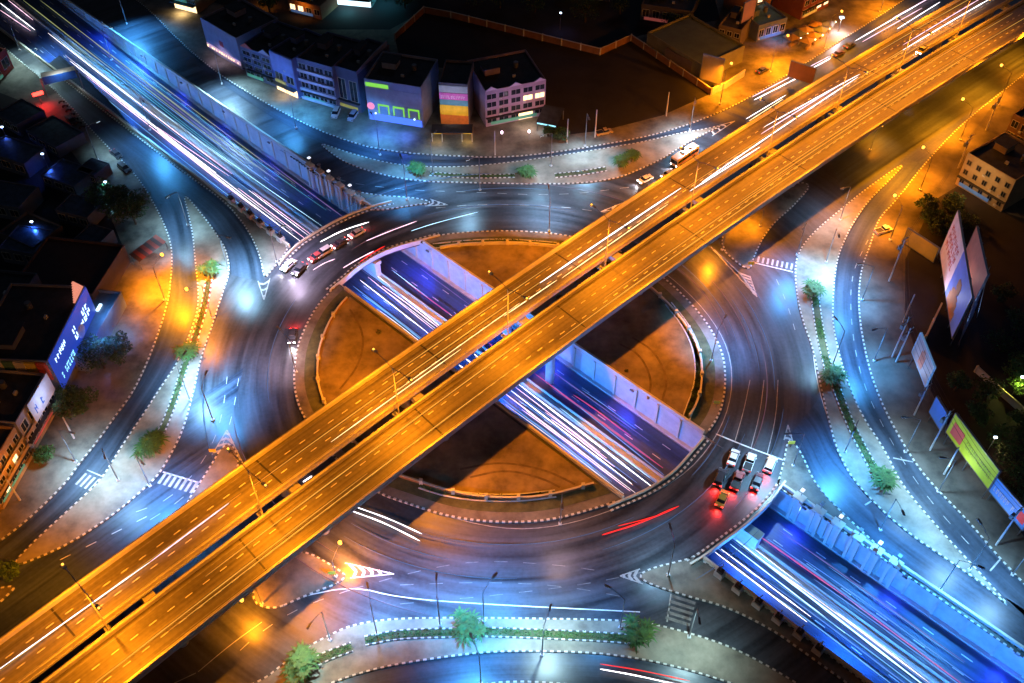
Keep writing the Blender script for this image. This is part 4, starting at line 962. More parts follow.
# ================================================================== BUILDINGS
wmats = {}
def bm(c, rough=.8):
    if c not in wmats: wmats[c] = M('wall_paint', c, rough, scale=.4, var=.18)
    return wmats[c]
darkroof = M('dark_roof', (.03, .032, .04), .8, scale=.5, var=.5)
litwin = E_('lit_window', (1, .7, .35), 2.5); coolwin = E_('lit_window_cool', (.6, .85, 1), 2.5)
def building(fl, fr, depth, ytop, label, wall, rows=0, cols=0, bands=None, sidewin=0, roof=darkroof, frame=None, lit=(), h=None, shop=None, name='shophouse', cat='building', parapet=.8, rooftop=True, ww=.62, wh=.55, grp=None, frontrot=None):
    a, b = G(*fl, .16), G(*fr, .16); u = b - a; w = u.length; ang = math.atan2(u.y, u.x)
    if h is None: h = height(fl, ytop)
    t = thing(name, a, ang, label, cat, grp); wm = bm(wall) if isinstance(wall, tuple) else wall
    mb = MB(); e = .25
    mb.box(0, w, 0, depth, 0, h); mb.box(0, w, 0, e, h, h + parapet); mb.box(0, w, depth - e, depth, h, h + parapet)
    mb.box(0, e, e, depth - e, h, h + parapet); mb.box(w - e, w, e, depth - e, h, h + parapet); mb.build('wall', wm, t)
    MB().box(e, w - e, e, depth - e, h, h + .06).build('roof', roof, t)
    if rooftop:
        rf = MB().box(w * .15, w * .4, depth * .5, depth * .75, h + .06, h + 2.2).build('stair_head', wm, t)
        MB().box(w * .12, w * .43, depth * .47, depth * .78, h + 2.2, h + 2.35).build('stair_roof', roof, rf)
        MB().tube([(w * .7, depth * .6, h + .06), (w * .7, depth * .6, h + 1.7)], .7, 12).build('water_tank', metal, t)
        MB().box(w * .55, w * .55 + .9, depth * .3, depth * .3 + .5, h + .06, h + .8).build('condenser', conc3, t)
    fm = bm(frame) if frame else conc4
    z0 = 3.2 if shop is not None else .6
    if rows:
        cw = w / cols; rh = (h - z0) / rows
        for r in range(rows):
            for c in range(cols):
                x0 = c * cw + cw * (1 - ww) / 2; x1 = x0 + cw * ww; q0 = z0 + r * rh + rh * .22; q1 = q0 + rh * wh
                k = MB(); k.box(x0 - .1, x1 + .1, -.12, -.003, q0 - .1, q0); k.box(x0 - .1, x1 + .1, -.12, -.003, q1, q1 + .1); k.box(x0 - .1, x0, -.12, -.003, q0, q1); k.box(x1, x1 + .1, -.12, -.003, q0, q1); k.box((x0 + x1) / 2 - .04, (x0 + x1) / 2 + .04, -.1, -.04, q0, q1)
                k = k.build('window', fm, t)
                MB().box(x0, x1, -.035, -.004, q0, q1).build('pane', litwin if (r, c) in lit else glass, k)
            if bands: MB().box(-.1, w + .1, -.7, -.002, z0 + r * rh - .12, z0 + r * rh + .12).build('balcony_slab', bm(bands), t); MB().box(-.1, w + .1, -.7, -.6, z0 + r * rh + .12, z0 + r * rh + .75).build('balustrade', bm(bands), t)
    if sidewin:
        for r in range(sidewin):
            zz = 1 + (h - 1) * (r + .3) / sidewin
            for yy in (depth * .25, depth * .55, depth * .8):
                k = MB().box(-.08, -.003, yy - .7, yy + .7, zz, zz + 1.2).build('window', fm, t); MB().box(-.1, -.081, yy - .6, yy + .6, zz + .1, zz + 1.1).build('pane', glass, k)
    if rows and cat != 'shed':
        for k_ in range(rows):
            for q_ in range(cols):
                if random.random() < .35: MB().box(w * (q_ + .1) / cols, w * (q_ + .1) / cols + .8, -.45, -.12, z0 + (h - z0) * k_ / rows + .15, z0 + (h - z0) * k_ / rows + .65).build('air_conditioner', conc3, t)
        c_ = random.choice([(.5, .1, .08), (.08, .2, .5), (.5, .45, .1), (.1, .35, .25)]); sgn_ = MB().box(w * .08, w * random.uniform(.5, .9), -.5, -.3, z0 + .1, z0 + 1.0).build('shop_sign', M('sign_print', c_, .6, emit=.35, ecol=c_), t)
        for q_ in (.2, .5, .8): MB().tube([(w * q_, depth * .9, h), (w * q_, depth * .9, h + random.uniform(1.2, 3))], .04, 5).build('antenna', metal, t) if random.random() < .6 else None
        MB().box(0, w, -.9, 0, 2.95, 3.1).build('canopy', darkroof, t) if shop is None and h > 6 else None
    if shop is not None:
        MB().box(.3, w - .3, -.08, -.003, .2, 2.7).build('shop_front', shop, t); MB().box(0, w, -1.6, 0, 2.8, 3.0).build('awning', metal, t)
    return t, w, h
def board(t, name, x0, x1, y, z0, z1, mat, th=.15): return MB().box(x0, x1, y - th, y, z0, z1).build(name, mat, t)
def glyphs(t, x0, x1, y, z0, z1, mat, n, rows=1):     # unreadable small lettering, as raised strokes
    mb = MB(); cw = (x1 - x0) / n
    for r in range(rows):
        q0 = z0 + (z1 - z0) * r / rows; q1 = q0 + (z1 - z0) / rows * .7
        for i in range(n):
            if random.random() < .12: continue
            a = x0 + i * cw; mb.box(a, a + cw * .2, y - .03, y, q0, q1)
            if random.random() < .7: mb.box(a + cw * .2, a + cw * .5, y - .03, y, q1 - (q1 - q0) * .35, q1 - (q1 - q0) * .15)
            if random.random() < .6: mb.box(a + cw * .5, a + cw * .66, y - .03, y, q0 + (q1 - q0) * .3, q0 + (q1 - q0) * 1.15)
            if random.random() < .5: mb.box(a + cw * .2, a + cw * .55, y - .03, y, q0, q0 + (q1 - q0) * .2)
    return mb.build('lettering', mat, t)
eLime = E_('sign_lime', (.3, .9, .08), .8); ePink = E_('sign_pink', (1, .3, .6), 1.0); eBlueS = E_('sign_blue', (.06, .16, 1), 1.6); eCy = E_('sign_cyan', (.3, .8, 1), 2.0)
t, w, h = building((208, 49), (243, 70), 16, 20, 'grey blank walled shophouse at the left end of the row', (.3, .28, .36), sidewin=0)
board(t, 'wall_emblem', w * .45, w * .55, -.002, h * .45, h * .62, bm((.5, .08, .08))); board(t, 'shop_sign', .5, w - .5, -.002, 1.2, 2.6, E_('pinkish', (.8, .5, .8), .7)); glyphs(t, .6, w - .6, -.16, 1.4, 2.4, litwin, 14)
light(t, (w / 2, -4, 4), (w / 2, -1, 0), (.8, .65, 1), 960)
t, w, h = building((247, 76), (276, 87), 17, 48, 'shophouse with white gabled window frames, second from the left', (.12, .14, .25), 4, 3, frame=(.3, .33, .45), ww=.75, wh=.6)
for k in (0, 1):
    MB().add([(w * (k * .6), -.15, h + .8), (w * (k * .6 + .4), -.15, h + .8), (w * (k * .6 + .2), -.15, h + 2.3), (w * (k * .6), .1, h + .8), (w * (k * .6 + .4), .1, h + .8), (w * (k * .6 + .2), .1, h + 2.3)], [(0, 1, 2), (5, 4, 3), (0, 2, 5, 3), (1, 4, 5, 2)]).build('gable', bm((.5, .52, .65)) if k else bm((.5, .12, .12)), t)
t, w, h = building((277, 89), (299, 99), 15, 52, 'blue shophouse with a glowing shop front, third from the left', (.14, .18, .4), 2, 2, shop=litwin)
board(t, 'billboard_face', .1, w - .1, -.15, h * .55, h + .6, bm((.22, .3, .55))); light(t, (w / 2, -3, 3), (w / 2, -2, 0), (1, .7, .4), 900); light(t, (w / 2, -6, 7), (w / 2, 0, 8), (.15, .3, 1), 900)
t, w, h = building((304, 99), (338, 109), 16, 60, 'four storey shophouse with pale balcony bands, fourth from the left', (.12, .14, .25), 4, 4, bands=(.45, .5, .62), frame=(.35, .4, .5), ww=.8)
light(t, (w / 2, -8, 9), (w / 2, 0, 6), (.25, .4, 1), 1320)
t, w, h = building((340, 106), (362, 113), 17, 68, 'plain dark blue shophouse with curved parapet edge, fifth from the left', (.1, .12, .2), 1, 2)
MB().add([(w - .3, y, h + .8 + 1.6 * math.sin(y / 17 * math.pi / 2)) for y in range(0, 18, 2)] + [(w, y, h + .8 + 1.6 * math.sin(y / 17 * math.pi / 2)) for y in range(0, 18, 2)] + [(w - .3, y, h) for y in range(0, 18, 2)] + [(w, y, h) for y in range(0, 18, 2)],
         [(i, i + 1, 9 + i + 1, 9 + i) for i in range(8)] + [(18 + i, 18 + i + 1, i + 1, i) for i in range(8)] + [(9 + i, 9 + i + 1, 27 + i + 1, 27 + i) for i in range(8)]).build('curved_parapet', bm((.3, .32, .45)), t)
t, w, h = building((369, 119), (424, 128), 15, 81, 'wide blue grey shop with lime green frames and a round pink sign', (.25, .3, .42), 0, 0)
board(t, 'upper_sign', .3, w * .42, -.002, h - 1.4, h - .2, eLime); board(t, 'grey_panel', .2, w - .2, -.002, h * .5, h - 1.6, bm((.3, .34, .42)), .1)
for k in range(3):
    x = w * (.2 + k * .27); mb = MB(); mb.box(x, x + w * .2, -.25, -.1, h * .42, h * .46); mb.box(x, x + .35, -.25, -.1, h * .22, h * .42); mb.box(x + w * .2 - .35, x + w * .2, -.25, -.1, h * .22, h * .42); mb.build('green_frame', eLime, t)
MB().tube([(w * .07, -.35, h * .38), (w * .07, -.1, h * .38)], 1.1, 20).build('round_sign', ePink, t)
board(t, 'shop_front', .5, w - .5, -.002, .2, h * .18, eBlueS); light(t, (w * .3, -5, 4), (w * .3, -6, 0), (.05, .12, 1), 3120); light(t, (w * .75, -5, 4), (w * .75, -7, 0), (.05, .12, 1), 3120)
for q in (.15, .85): MB().box(w * q - .2, w * q + .2, -.6, -.3, h * .2, h * .2 + .4).build('flood_lamp', coolwin, t)
light(t, (w + 7, 6, 6), (w, 7, 7), (1, .5, .25), 1200)
t, w, h = building((441, 124), (469, 126), 12, 85, 'narrow building striped in pink, teal, yellow and orange', (.12, .12, .15), 0, 0, rooftop=False)
for z0, z1, c in ((.84, 1, (.3, .35, .42)), (.66, .82, (.55, .12, .45)), (.52, .65, (.08, .25, .32)), (.27, .51, (.7, .45, .03)), (.02, .26, (.6, .16, .03))): board(t, 'colour_band', .05, w - .05, -.002, h * z0, h * z1, M('band', c, .6, emit=.22, ecol=c), .2)
glyphs(t, .5, w - .5, -.21, h * .69, h * .79, bm((.8, .6, .8)), 10); light(t, (w / 2, -7, 6), (w / 2, 0, 6), (1, .8, .7), 1020)
a = G(432, 142, .16); t = thing('kiosk', a, 0, 'low open fronted kiosk with two yellow lit ends before the striped building', 'kiosk')
MB().box(0, 11.5, 0, 4, 2.9, 3.2).build('roof', darkroof, t); MB().box(0, 11.5, 3.8, 4, 0, 2.9).build('back_wall', bm((.3, .2, .1)), t)
for x in (0, 2.8, 8.4, 11.2): MB().box(x, x + .25, 0, .25, 0, 2.9).build('post', conc4, t)
for x in (1.4, 9.9): board(t, 'lit_panel', x - 1.2, x + 1.2, 3.78, .2, 2.7, E_('yellow_panel', (1, .6, .05), 1.0)); light(t, (x, .5, 2.7), (x, -1, 0), (1, .6, .1), 450)
t, w, h = building((486, 127), (545, 115), 17, 94, 'pinkish four storey block with arched gables and maroon windows', (.36, .27, .36), 4, 5, frame=(.42, .34, .43), ww=.76, wh=.62, lit=((2, 3), (2, 4)))
for k in (0, 2, 4):
    x = w * k / 5; MB().add([(x, -.15, h + .8), (x + w / 5, -.15, h + .8), (x + w / 10, -.15, h + 1.9), (x, .2, h + .8), (x + w / 5, .2, h + .8), (x + w / 10, .2, h + 1.9)], [(0, 1, 2), (5, 4, 3), (0, 2, 5, 3), (1, 4, 5, 2)]).build('gable', bm((.6, .5, .62)), t)
for c in range(5):
    for r in range(4):
        pass
board(t, 'lit_entrance', w * .55, w * .78, -.002, .3, 2.4, litwin); light(t, (w * .6, -4, 4), (w * .6, -5, 0), (1, .75, .6), 1560); light(t, (w * .5, -12, 6), (w * .5, 0, 6), (1, .6, .85), 1920)
for (x, y), l in (((502, 141), 'left'), ((529, 140), 'right')):
    q = G(x, y, .16); tt = thing('globe_lamp', q, 0, 'globe lamp on the forecourt of the pinkish block, %s one' % l, 'lamp', 'forecourt globe lamps'); MB().tube([(0, 0, 0), (0, 0, 2.6)], .06).build('post', metal, tt)
    mb = MB(); mb.tube([(0, 0, 2.6), (0, 0, 2.75), (0, 0, 3.05), (0, 0, 3.2)], .3, 10); mb.build('globe', E_('globe', (1, .75, .95), 6), tt); light(tt, (0, 0, 3.4), (0, 0, 0), (1, .8, .9), 500, .3, 170)
a = G(536, 131, .16); t = thing('carport', a, R(-18), 'dark roofed carport with blue white light right of the lit forecourt', 'carport')
MB().add([(0, 0, 3), (6, 0, 3), (6, 8, 3.6), (0, 8, 3.6), (0, 0, 3.15), (6, 0, 3.15), (6, 8, 3.75), (0, 8, 3.75)], [(3, 2, 1, 0), (4, 5, 6, 7), (0, 1, 5, 4), (1, 2, 6, 5), (2, 3, 7, 6), (3, 0, 4, 7)]).build('roof', darkroof, t)
for x in (.2, 5.7):
    for y in (.2, 7.7): MB().box(x, x + .2, y, y + .2, 0, 3).build('post', metal, t)
board(t, 'light_strip', .3, 5.7, .05, 2.6, 2.9, eCy); light(t, (3, .5, 2.6), (3, -1, 0), (.5, .75, 1), 700)
# lot wall
def fwall(P, h, label, mat=conc3, name='boundary_wall', w=.25):
    W_ = px(P, .16); c = W_[0].copy(); t = thing(name, c, 0, label, 'wall'); L_ = [p - c for p in W_]
    MB().sweep(L_, w, 0, h).build('wall_face', mat, t); MB().sweep(L_, w + .15, h, h + .1).build('coping', conc4, t)
    mb = []
    for a, b in zip(L_, L_[1:]):
        n = max(1, int((b - a).length / 6))
        for k in range(n): q = a.lerp(b, k / n); MB().box(q.x - .22, q.x + .22, q.y - .22, q.y + .22, 0, h + .25).build('post', conc4, t) if random.random() < 2 else None
fwall([(395, 40), (424, 13), (451, 18), (600, 55), (631, 41), (711, 95)], 2.2, 'long brown concrete wall zigzagging round the dark vacant lot', rust)
fwall([(711, 95), (726, 88), (744, 76)], 2.2, 'short orange lit wall in front of the green roofed warehouse')
fwall([(975, 372), (1000, 395), (1040, 430)], 1.8, 'dark wall below the yellow green lit tree at the right edge')
# warehouse, upper right
t, w, h = building((700, 82), (742, 62), 24, 70, 'greenish flat roofed warehouse inside the walled yard', (.2, .2, .12), 0, 0, roof=M('green_roof', (.1, .13, .07), .7, scale=.3), h=5, rooftop=False, name='warehouse', cat='warehouse')
t, w, h = building((664, 62), (690, 76), 16, 60, 'low dark shed beside the warehouse yard wall', (.15, .12, .12), 0, 0, h=4, rooftop=False, name='shed', cat='shed')
t, w, h = building((716, 44), (738, 50), 14, 60, 'small dim house behind the warehouse', (.15, .12, .1), 2, 3, h=6, lit=((0, 1),))
t, w, h = building((756, 42), (784, 34), 12, 60, 'house with a blue lit terrace near the roadside market', (.12, .16, .3), 1, 4, h=5, roof=M('blue_roof', (.05, .15, .35), .6)); light(t, (w / 2, -3, 5), (w / 2, -2, 0), (.1, .4, 1), 1500)
t, w, h = building((745, 22), (768, 15), 12, 60, 'tall narrow brown house near the top edge', (.25, .12, .07), 3, 3, h=13, lit=((1, 1),)); light(t, (-4, -4, 8), (0, 0, 7), SOD, 1200)
t, w, h = building((800, 20), (828, 6), 12, 60, 'dark red gabled house at the top edge', (.2, .06, .05), 2, 4, h=7, lit=((0, 2), (0, 3)))
t, w, h = building((640, 20), (690, 28), 14, 60, 'dark hall behind the vacant lot wall', (.08, .08, .1), 1, 5, h=5)
t, w, h = building((560, -4), (610, 2), 12, 60, 'dim low house at the top edge above the vacant lot', (.08, .08, .1), 1, 5, h=5)
t, w, h = building((175, 8), (198, 14), 12, 60, 'low house with warm lit front at the top left of the row', (.3, .2, .1), 1, 4, h=4, shop=litwin); light(t, (w / 2, -2, 3), (w / 2, -3, 0), (1, .7, .3), 2400)
t, w, h = building((330, 4), (372, 8), 12, 60, 'low cyan lit service building at the top edge', (.2, .3, .3), 1, 5, h=4, shop=coolwin); light(t, (w / 2, -3, 4), (w / 2, -4, 0), (.2, .8, .9), 2100)
t, w, h = building((290, 12), (322, 20), 10, 60, 'low brown roofed house behind the shophouse row', (.25, .15, .08), 1, 4, h=4, roof=M('brown_roof', (.15, .08, .04), .8), lit=((0, 0), (0, 1))); light(t, (w / 2, -3, 5), (w / 2, 0, 2), SOD, 900)
# roadside market
for i, (x, y) in enumerate([(790, 44), (797, 40), (804, 36), (812, 42), (819, 36), (805, 47), (814, 31), (826, 30)]):
    q = G(x, y, .16); t = thing('market_stall', q, R(35 + i * 4), 'canopied market stall at the upper right roadside, %s' % ['leftmost of the cluster', 'second along its left side', 'third along its left side', 'in the middle of the cluster', 'right of the middle', 'nearest the road', 'at the back', 'rightmost of the cluster'][i], 'market stall', 'roadside market stalls')
    c = [(.25, .15, .05), (.1, .12, .14), (.3, .2, .1)][i % 3]
    MB().add([(-2, -2, 2.4), (2, -2, 2.4), (2, 2, 2.4), (-2, 2, 2.4), (0, 0, 3.3)], [(0, 1, 4), (1, 2, 4), (2, 3, 4), (3, 0, 4), (3, 2, 1, 0)]).build('canopy', bm(c), t)
    for sx in (-1.8, 1.8):
        for sy in (-1.8, 1.8): MB().box(sx - .05, sx + .05, sy - .05, sy + .05, 0, 2.4).build('post', metal, t)
    MB().box(-1.5, 1.5, -1.4, -.6, .0, .85).build('counter', bm((.3, .2, .1)), t)
    bl = MB().box(1.9, 2.2, -2.2, -1.9, 2.2, 2.5).build('bulb', warml, t)
q = G(838, 32, .16); t = thing('flood_mast', q, 0, 'bright white flood light on a mast at the upper right roadside', 'flood light'); MB().tube([(0, 0, 0), (0, 0, 5)], .1).build('mast', metal, t); MB().box(-.7, .7, -.5, .5, 4.9, 5.3).build('lamp_head', coolwin, t); light(t, (0, -.2, 4.8), (0, -2, 0), (.75, .85, 1), 9000, .3, 165)
# right beige block
t, w, h = building((955, 184), (1001, 212), 16, 160, 'beige four storey block with dark windows at the right edge', (.4, .3, .17), 3, 5, h=9.5, frame=(.2, .15, .1), ww=.4, wh=.45); light(t, (w * .4, -9, 9), (w * .5, 0, 5), (1, .62, .25), 2700)
t, w, h = building((1002, 140), (1040, 160), 16, 160, 'dark roofed block behind the beige one at the right edge', (.2, .12, .08), 2, 4, h=8)
# left cluster (facing east: viewed front runs south to north)
t, w, h = building((66, 397), (101, 322), 17, 361, 'tall dark block whose road side is a glowing blue advertising facade', (.15, .17, .22), 0, 0, h=11, name='commercial_block')
scr = board(t, 'advert_screen', .3, w - .3, -.002, 2.5, h + .6, M('advert_screen', (.02, .04, .12), .4, scale=.25, var=.4, emit=.55, ecol=(.03, .09, .75)), .3)
glyphs(scr, 2, w * .45, -.33, h - 2, h - .2, coolwin, 7); glyphs(scr, w * .5, w - 2, -.33, h * .55, h - 1.2, coolwin, 5, 2); glyphs(scr, 2, w * .4, -.33, 4, 6, eCy, 8, 2)
MB().tube([(w * .62, -.5, h * .55), (w * .62, -.32, h * .55)], 1.6, 20).build('round_emblem', bm((.5, .6, .8)), scr)
light(t, (w * .5, -6, 9), (w * .5, -6, 0), (.08, .22, 1), 5400); light(t, (w * .9, -5, 8), (w * .9, -5, 0), (.2, .5, 1), 2400)
sg = MB(); 
for k in range(8): sg.box(-.15 - .2, -.001, 1 + k * .1, 1 + k * .1, 0, 0)
sd = MB()
for k, c in enumerate(range(9)): pass
for k, c in enumerate([(.5, .08, .05), (.6, .5, .08), (.6, .6, .5), (.1, .25, .15), (.6, .6, .5)]): board(t, 'striped_sign', -1.4 - k * .01, .2 + k * .0, 1.2 + k * 2.2, h * .3, h + .4, bm(c), 2.1) if 0 else MB().box(-.35, -.02, .5 + k * 2.4, .5 + k * 2.4 + 2.2, h * .55, h + .3).build('striped_sign', bm(c), t)
# striped gable on that block
a_ = MB()
for k in range(9):
    z = h + .8 + k * .45; ww_ = 2.6 * (1 - k / 9); a_.box(w - 3 - ww_, w - 3 + ww_, .2, .6, z, z + .25)
a_.build('striped_gable', E_('red_stripe', (.9, .3, .2), .9), t)
t, w, h = building((90, 372), (127, 306), 9, 360, 'low building with a flat blue lit roof between road and blue facade', (.15, .2, .3), 0, 0, h=4, roof=M('pale_blue_roof', (.1, .16, .25), .5, scale=.4), rooftop=False, name='low_shop'); MB().box(w * .7, w * .8, 3, 3.6, h + .1, h + .5).build('roof_light', coolwin, t); light(t, (w * .5, -2, 3.4), (w * .5, -3, 0), (.15, .4, 1), 960)
t, w, h = building((100, 312), (131, 262), 20, 300, 'broad maroon roofed hall left of the orange lit road', (.08, .06, .07), 0, 0, h=5, roof=M('maroon_roof', (.03, .02, .025), .8), rooftop=False, name='hall')
t, w, h = building((33, 452), (60, 403), 12, 400, 'shophouse with a large white signboard and blue mark', (.25, .24, .28), 2, 4, h=9, bands=(.3, .2, .12)); sb = board(t, 'signboard', w * .3, w - .3, -.75, h * .55, h + 1.5, bm((.5, .55, .65))); glyphs(sb, w * .4, w * .7, -.91, h * .7, h * 1.0, bm((.05, .15, .5)), 3); light(t, (w * .6, -5, 8), (w * .6, 0, 8), (.5, .65, 1), 1320)
t, w, h = building((2, 510), (32, 456), 12, 480, 'orange lit shophouse with stacked balconies at the lower left', (.35, .22, .1), 3, 5, h=9, bands=(.4, .28, .12), lit=((0, 1), (1, 3))); light(t, (w * .5, -4, 7), (w * .5, 0, 5), SOD, 840)
t, w, h = building((-35, 560), (-2, 514), 12, 480, 'orange lit shophouse at the left edge, lowest of its row', (.35, .22, .1), 3, 5, h=9, bands=(.4, .28, .12), lit=((0, 1),)); light(t, (w * .5, -4, 7), (w * .5, 0, 5), SOD, 840)
t, w, h = building((-14, 95), (14, 68), 14, 50, 'dark red walled house at the far left edge', (.3, .05, .03), 1, 3, h=6, name='house')
t, w, h = building((18, 350), (50, 300), 14, 300, 'dark flat roofed block behind the blue facade block', (.08, .09, .12), 0, 0, h=8)
t, w, h = building((-40, 420), (15, 360), 14, 300, 'dark flat roofed block at the left edge behind the white signboard', (.08, .09, .12), 0, 0, h=8)
t, w, h = building((40, 262), (68, 240), 12, 300, 'dim shed in the dark left yard', (.08, .07, .07), 0, 2, h=4, name='shed', cat='shed', rooftop=False)
q = G(138, 268, .16); t = thing('striped_canopy', q, R(57), 'red and dark striped canopy at the edge of the orange lit pavement', 'canopy')
mb = MB(); mb2 = MB()
for k in range(8): (mb if k % 2 else mb2).add([(k * 1.1, -1.6, 2.8), (k * 1.1 + 1.1, -1.6, 2.8), (k * 1.1 + 1.1, 1.8, 3.6), (k * 1.1, 1.8, 3.6)], [(0, 1, 2, 3)])
mb.build('red_stripes', bm((.3, .06, .04)), t); mb2.build('dark_stripes', bm((.09, .05, .045)), t)
for x in (.1, 8.6):
    for y, hh in ((-1.5, 2.8), (1.7, 3.5)): MB().box(x, x + .12, y, y + .12, 0, hh).build('post', metal, t)
light(t, (5, -4, 4), (5, -2, 0), (.3, .6, 1), 1500)

# ================================================================== SIGNS, BILLBOARDS, POLES
def billboard(bl, br, z0, z1, label, face, edge=metal, extra=None, lightc=None, lp=1250):
    """bl, br: photo points of the lower panel corners at height z0"""
    a, b = G(*bl, z0), G(*br, z0); u = b - a; w = u.length; ang = math.atan2(u.y, u.x); h = z1 - z0
    t = thing('billboard', Vector((a.x, a.y, .16)), ang, label, 'billboard', 'roadside billboards'); z0 -= .16; z1 -= .16
    pn = MB().box(0, w, 0, .35, z0, z1).build('panel', face, t)
    mb = MB(); mb.box(-.15, w + .15, -.05, .4, z0 - .2, z0); mb.box(-.15, w + .15, -.05, .4, z1, z1 + .2); mb.box(-.2, 0, -.05, .4, z0, z1); mb.box(w, w + .2, -.05, .4, z0, z1); mb.build('frame', edge, t)
    for k in range(max(2, int(w / 5) + 1)):
        x = .4 + (w - .8) * k / max(1, int(w / 5)); MB().tube([(x, .55, 0), (x, .55, z1)], .14).build('post', metal, t)
        MB().tube([(x, 2.4, 0), (x, .6, z1 * .8)], .08).build('brace', metal, t)
    if lightc: light(t, (w / 2, -3.5, z0 - 1 if z0 > 2.5 else z1 + 1.5), (w / 2, 0, (z0 + z1) / 2), lightc, lp, .3, 150)
    return t, pn, w, z0, z1
mkp = lambda c, e=.0: M('print', c, .6, scale=.3, var=.2, emit=e, ecol=c)
hA = 12
t, pn, w, z0, z1 = billboard((940, 252), (952, 338), 3, 3 + 13, 'tall portrait billboard, white lettered half above a deep blue half with a figure', mkp((.1, .16, .6), .25), lightc=(.7, .75, 1), lp=2600)
board(pn, 'white_print', .02, w * .48, -.01, z0 + .05, z1 - .05, mkp((.6, .5, .62), .15), .05); glyphs(pn, w * .06, w * .42, -.08, z0 + 4, z1 - 2, bm((.5, .1, .12)), 6, 3)
fg = MB(); # printed figure: shoulders, neck, head
for (x0, x1, q0, q1) in ((.14, .42, .02, .22), (.17, .39, .22, .36), (.2, .36, .36, .42), (.25, .31, .42, .48), (.225, .335, .48, .66), (.24, .32, .66, .7)): fg.box(w * (x0 + .42), w * (x1 + .42), -.07, -.01, z0 + (z1 - z0) * q0, z0 + (z1 - z0) * q1)
fg.build('printed_figure', bm((.5, .28, .15)), pn)
t, pn, w, z0, z1 = billboard((965, 252), (975, 300), 6, 14, 'narrow salmon pink billboard right behind the tall portrait one', mkp((.6, .25, .2), .15), lightc=(1, .7, .6), lp=400)
lat = MB()
q0 = G(958, 345, .16); q1 = G(974, 300, .16); u_ = q1 - q0; t = thing('lattice_frame', q0, math.atan2(u_.y, u_.x), 'blue steel lattice frame standing behind the portrait billboard', 'steel frame')
n_ = 6; wl = u_.length
for k in range(n_ + 1): lat.tube([(wl * k / n_, 0, 0), (wl * k / n_, 0, 11)], .09, 5)
for k in range(n_):
    for j in range(4): lat.tube([(wl * k / n_, 0, j * 2.75), (wl * (k + 1) / n_, 0, (j + 1) * 2.75)], .06, 4); lat.tube([(wl * (k + 1) / n_, 0, j * 2.75), (wl * k / n_, 0, (j + 1) * 2.75)], .06, 4)
lat.build('lattice', metal, t); light(t, (wl / 2, -4, 1), (wl / 2, 0, 7), (.3, .5, 1), 1500)
t, pn, w, z0, z1 = billboard((912, 352), (925, 386), 5, 11, 'blue framed picture billboard on a single row of posts left of the blue sign', mkp((.25, .3, .4), .15), edge=M('blue_frame', (.2, .35, .6), .5, emit=.3, ecol=(.2, .5, 1)), lightc=(.6, .75, 1), lp=900)
fg = MB(); fg.box(w * .35, w * .6, -.05, -.005, z0 + .8, z1 - 1.6); fg.box(w * .42, w * .53, -.05, -.005, z1 - 1.6, z1 - .7); fg.build('printed_figure', bm((.4, .2, .16)), pn)
billboard((923, 338), (936, 306), 1, 3, 'low pale board lying along the right pavement', mkp((.35, .4, .45), .1)) if 0 else fwall([(922, 345), (938, 312)], 3, 'low pale blue wall right of the pole line', mkp((.35, .42, .5), .08))
t, pn, w, z0, z1 = billboard((929, 412), (940, 430), 3, 8, 'small blue billboard left of the lime green one', mkp((.04, .14, .5), .5))
t, pn, w, z0, z1 = billboard((946, 432), (988, 489), 4, 10, 'long lime green billboard with a red block at its upper end', mkp((.35, .5, .03), .35), lightc=(.8, 1, .6), lp=1250)
board(pn, 'red_block', w * .06, w * .3, -.01, z0 + 1, z1 - 1.6, mkp((.5, .1, .08), .3), .05); glyphs(pn, w * .38, w * .95, -.05, z0 + 2, z1 - 2, bm((.3, .42, .1)), 14, 2)
t, pn, w, z0, z1 = billboard((989, 491), (1022, 530), 3, 7.5, 'blue and white banner board below the lime green billboard', mkp((.08, .25, .6), .3), lightc=(.7, .8, 1), lp=450); board(pn, 'red_disc', w * .75, w * .95, -.01, z0 + 1, z1 - 1, mkp((.6, .05, .05), .5), .05); glyphs(pn, w * .06, w * .66, -.05, z0 + 1.2, z1 - 1.2, bm((.6, .6, .6)), 8)
t, pn, w, z0, z1 = billboard((903, 242), (933, 262), .6, 5, 'yellow lit board at the foot of the scrub, right of the pole line', mkp((.4, .28, .05), .1), lightc=SOD, lp=450)
billboard((788, 76), (812, 84), 3, 8, 'brown roadside board between the lot road and the flyover', mkp((.2, .09, .04), 0))
billboard((700, 78), (720, 84), 3, 11, 'pale empty billboard standing before the warehouse roof', mkp((.3, .25, .15), 0), lightc=SOD, lp=750)
billboard((740, 30), (752, 24), 4, 13, 'tall brown lettered sign at the top right beside the narrow house', mkp((.4, .2, .12), .1))
def pole(x, y, h, label, cross=True, ang=.6):
    t = thing('utility_pole', G(x, y, .16), ang, label, 'utility pole', 'utility poles'); MB().tube([(0, 0, 0), (0, 0, h)], .22, 8, .14).build('pole', conc3, t)
    if cross:
        for z in (h - .6, h - 1.8): MB().box(-1.3, 1.3, -.08, .08, z, z + .16).build('crossarm', metal, t)
        MB().box(-.5, .5, .15, .8, h - 4, h - 2.9).build('transformer', metal, t)
        for e in (-1.1, 0, 1.1): MB().tube([(e, 0, h - .44), (e, 0, h - .2)], .06).build('insulator', conc4, t)
    return t
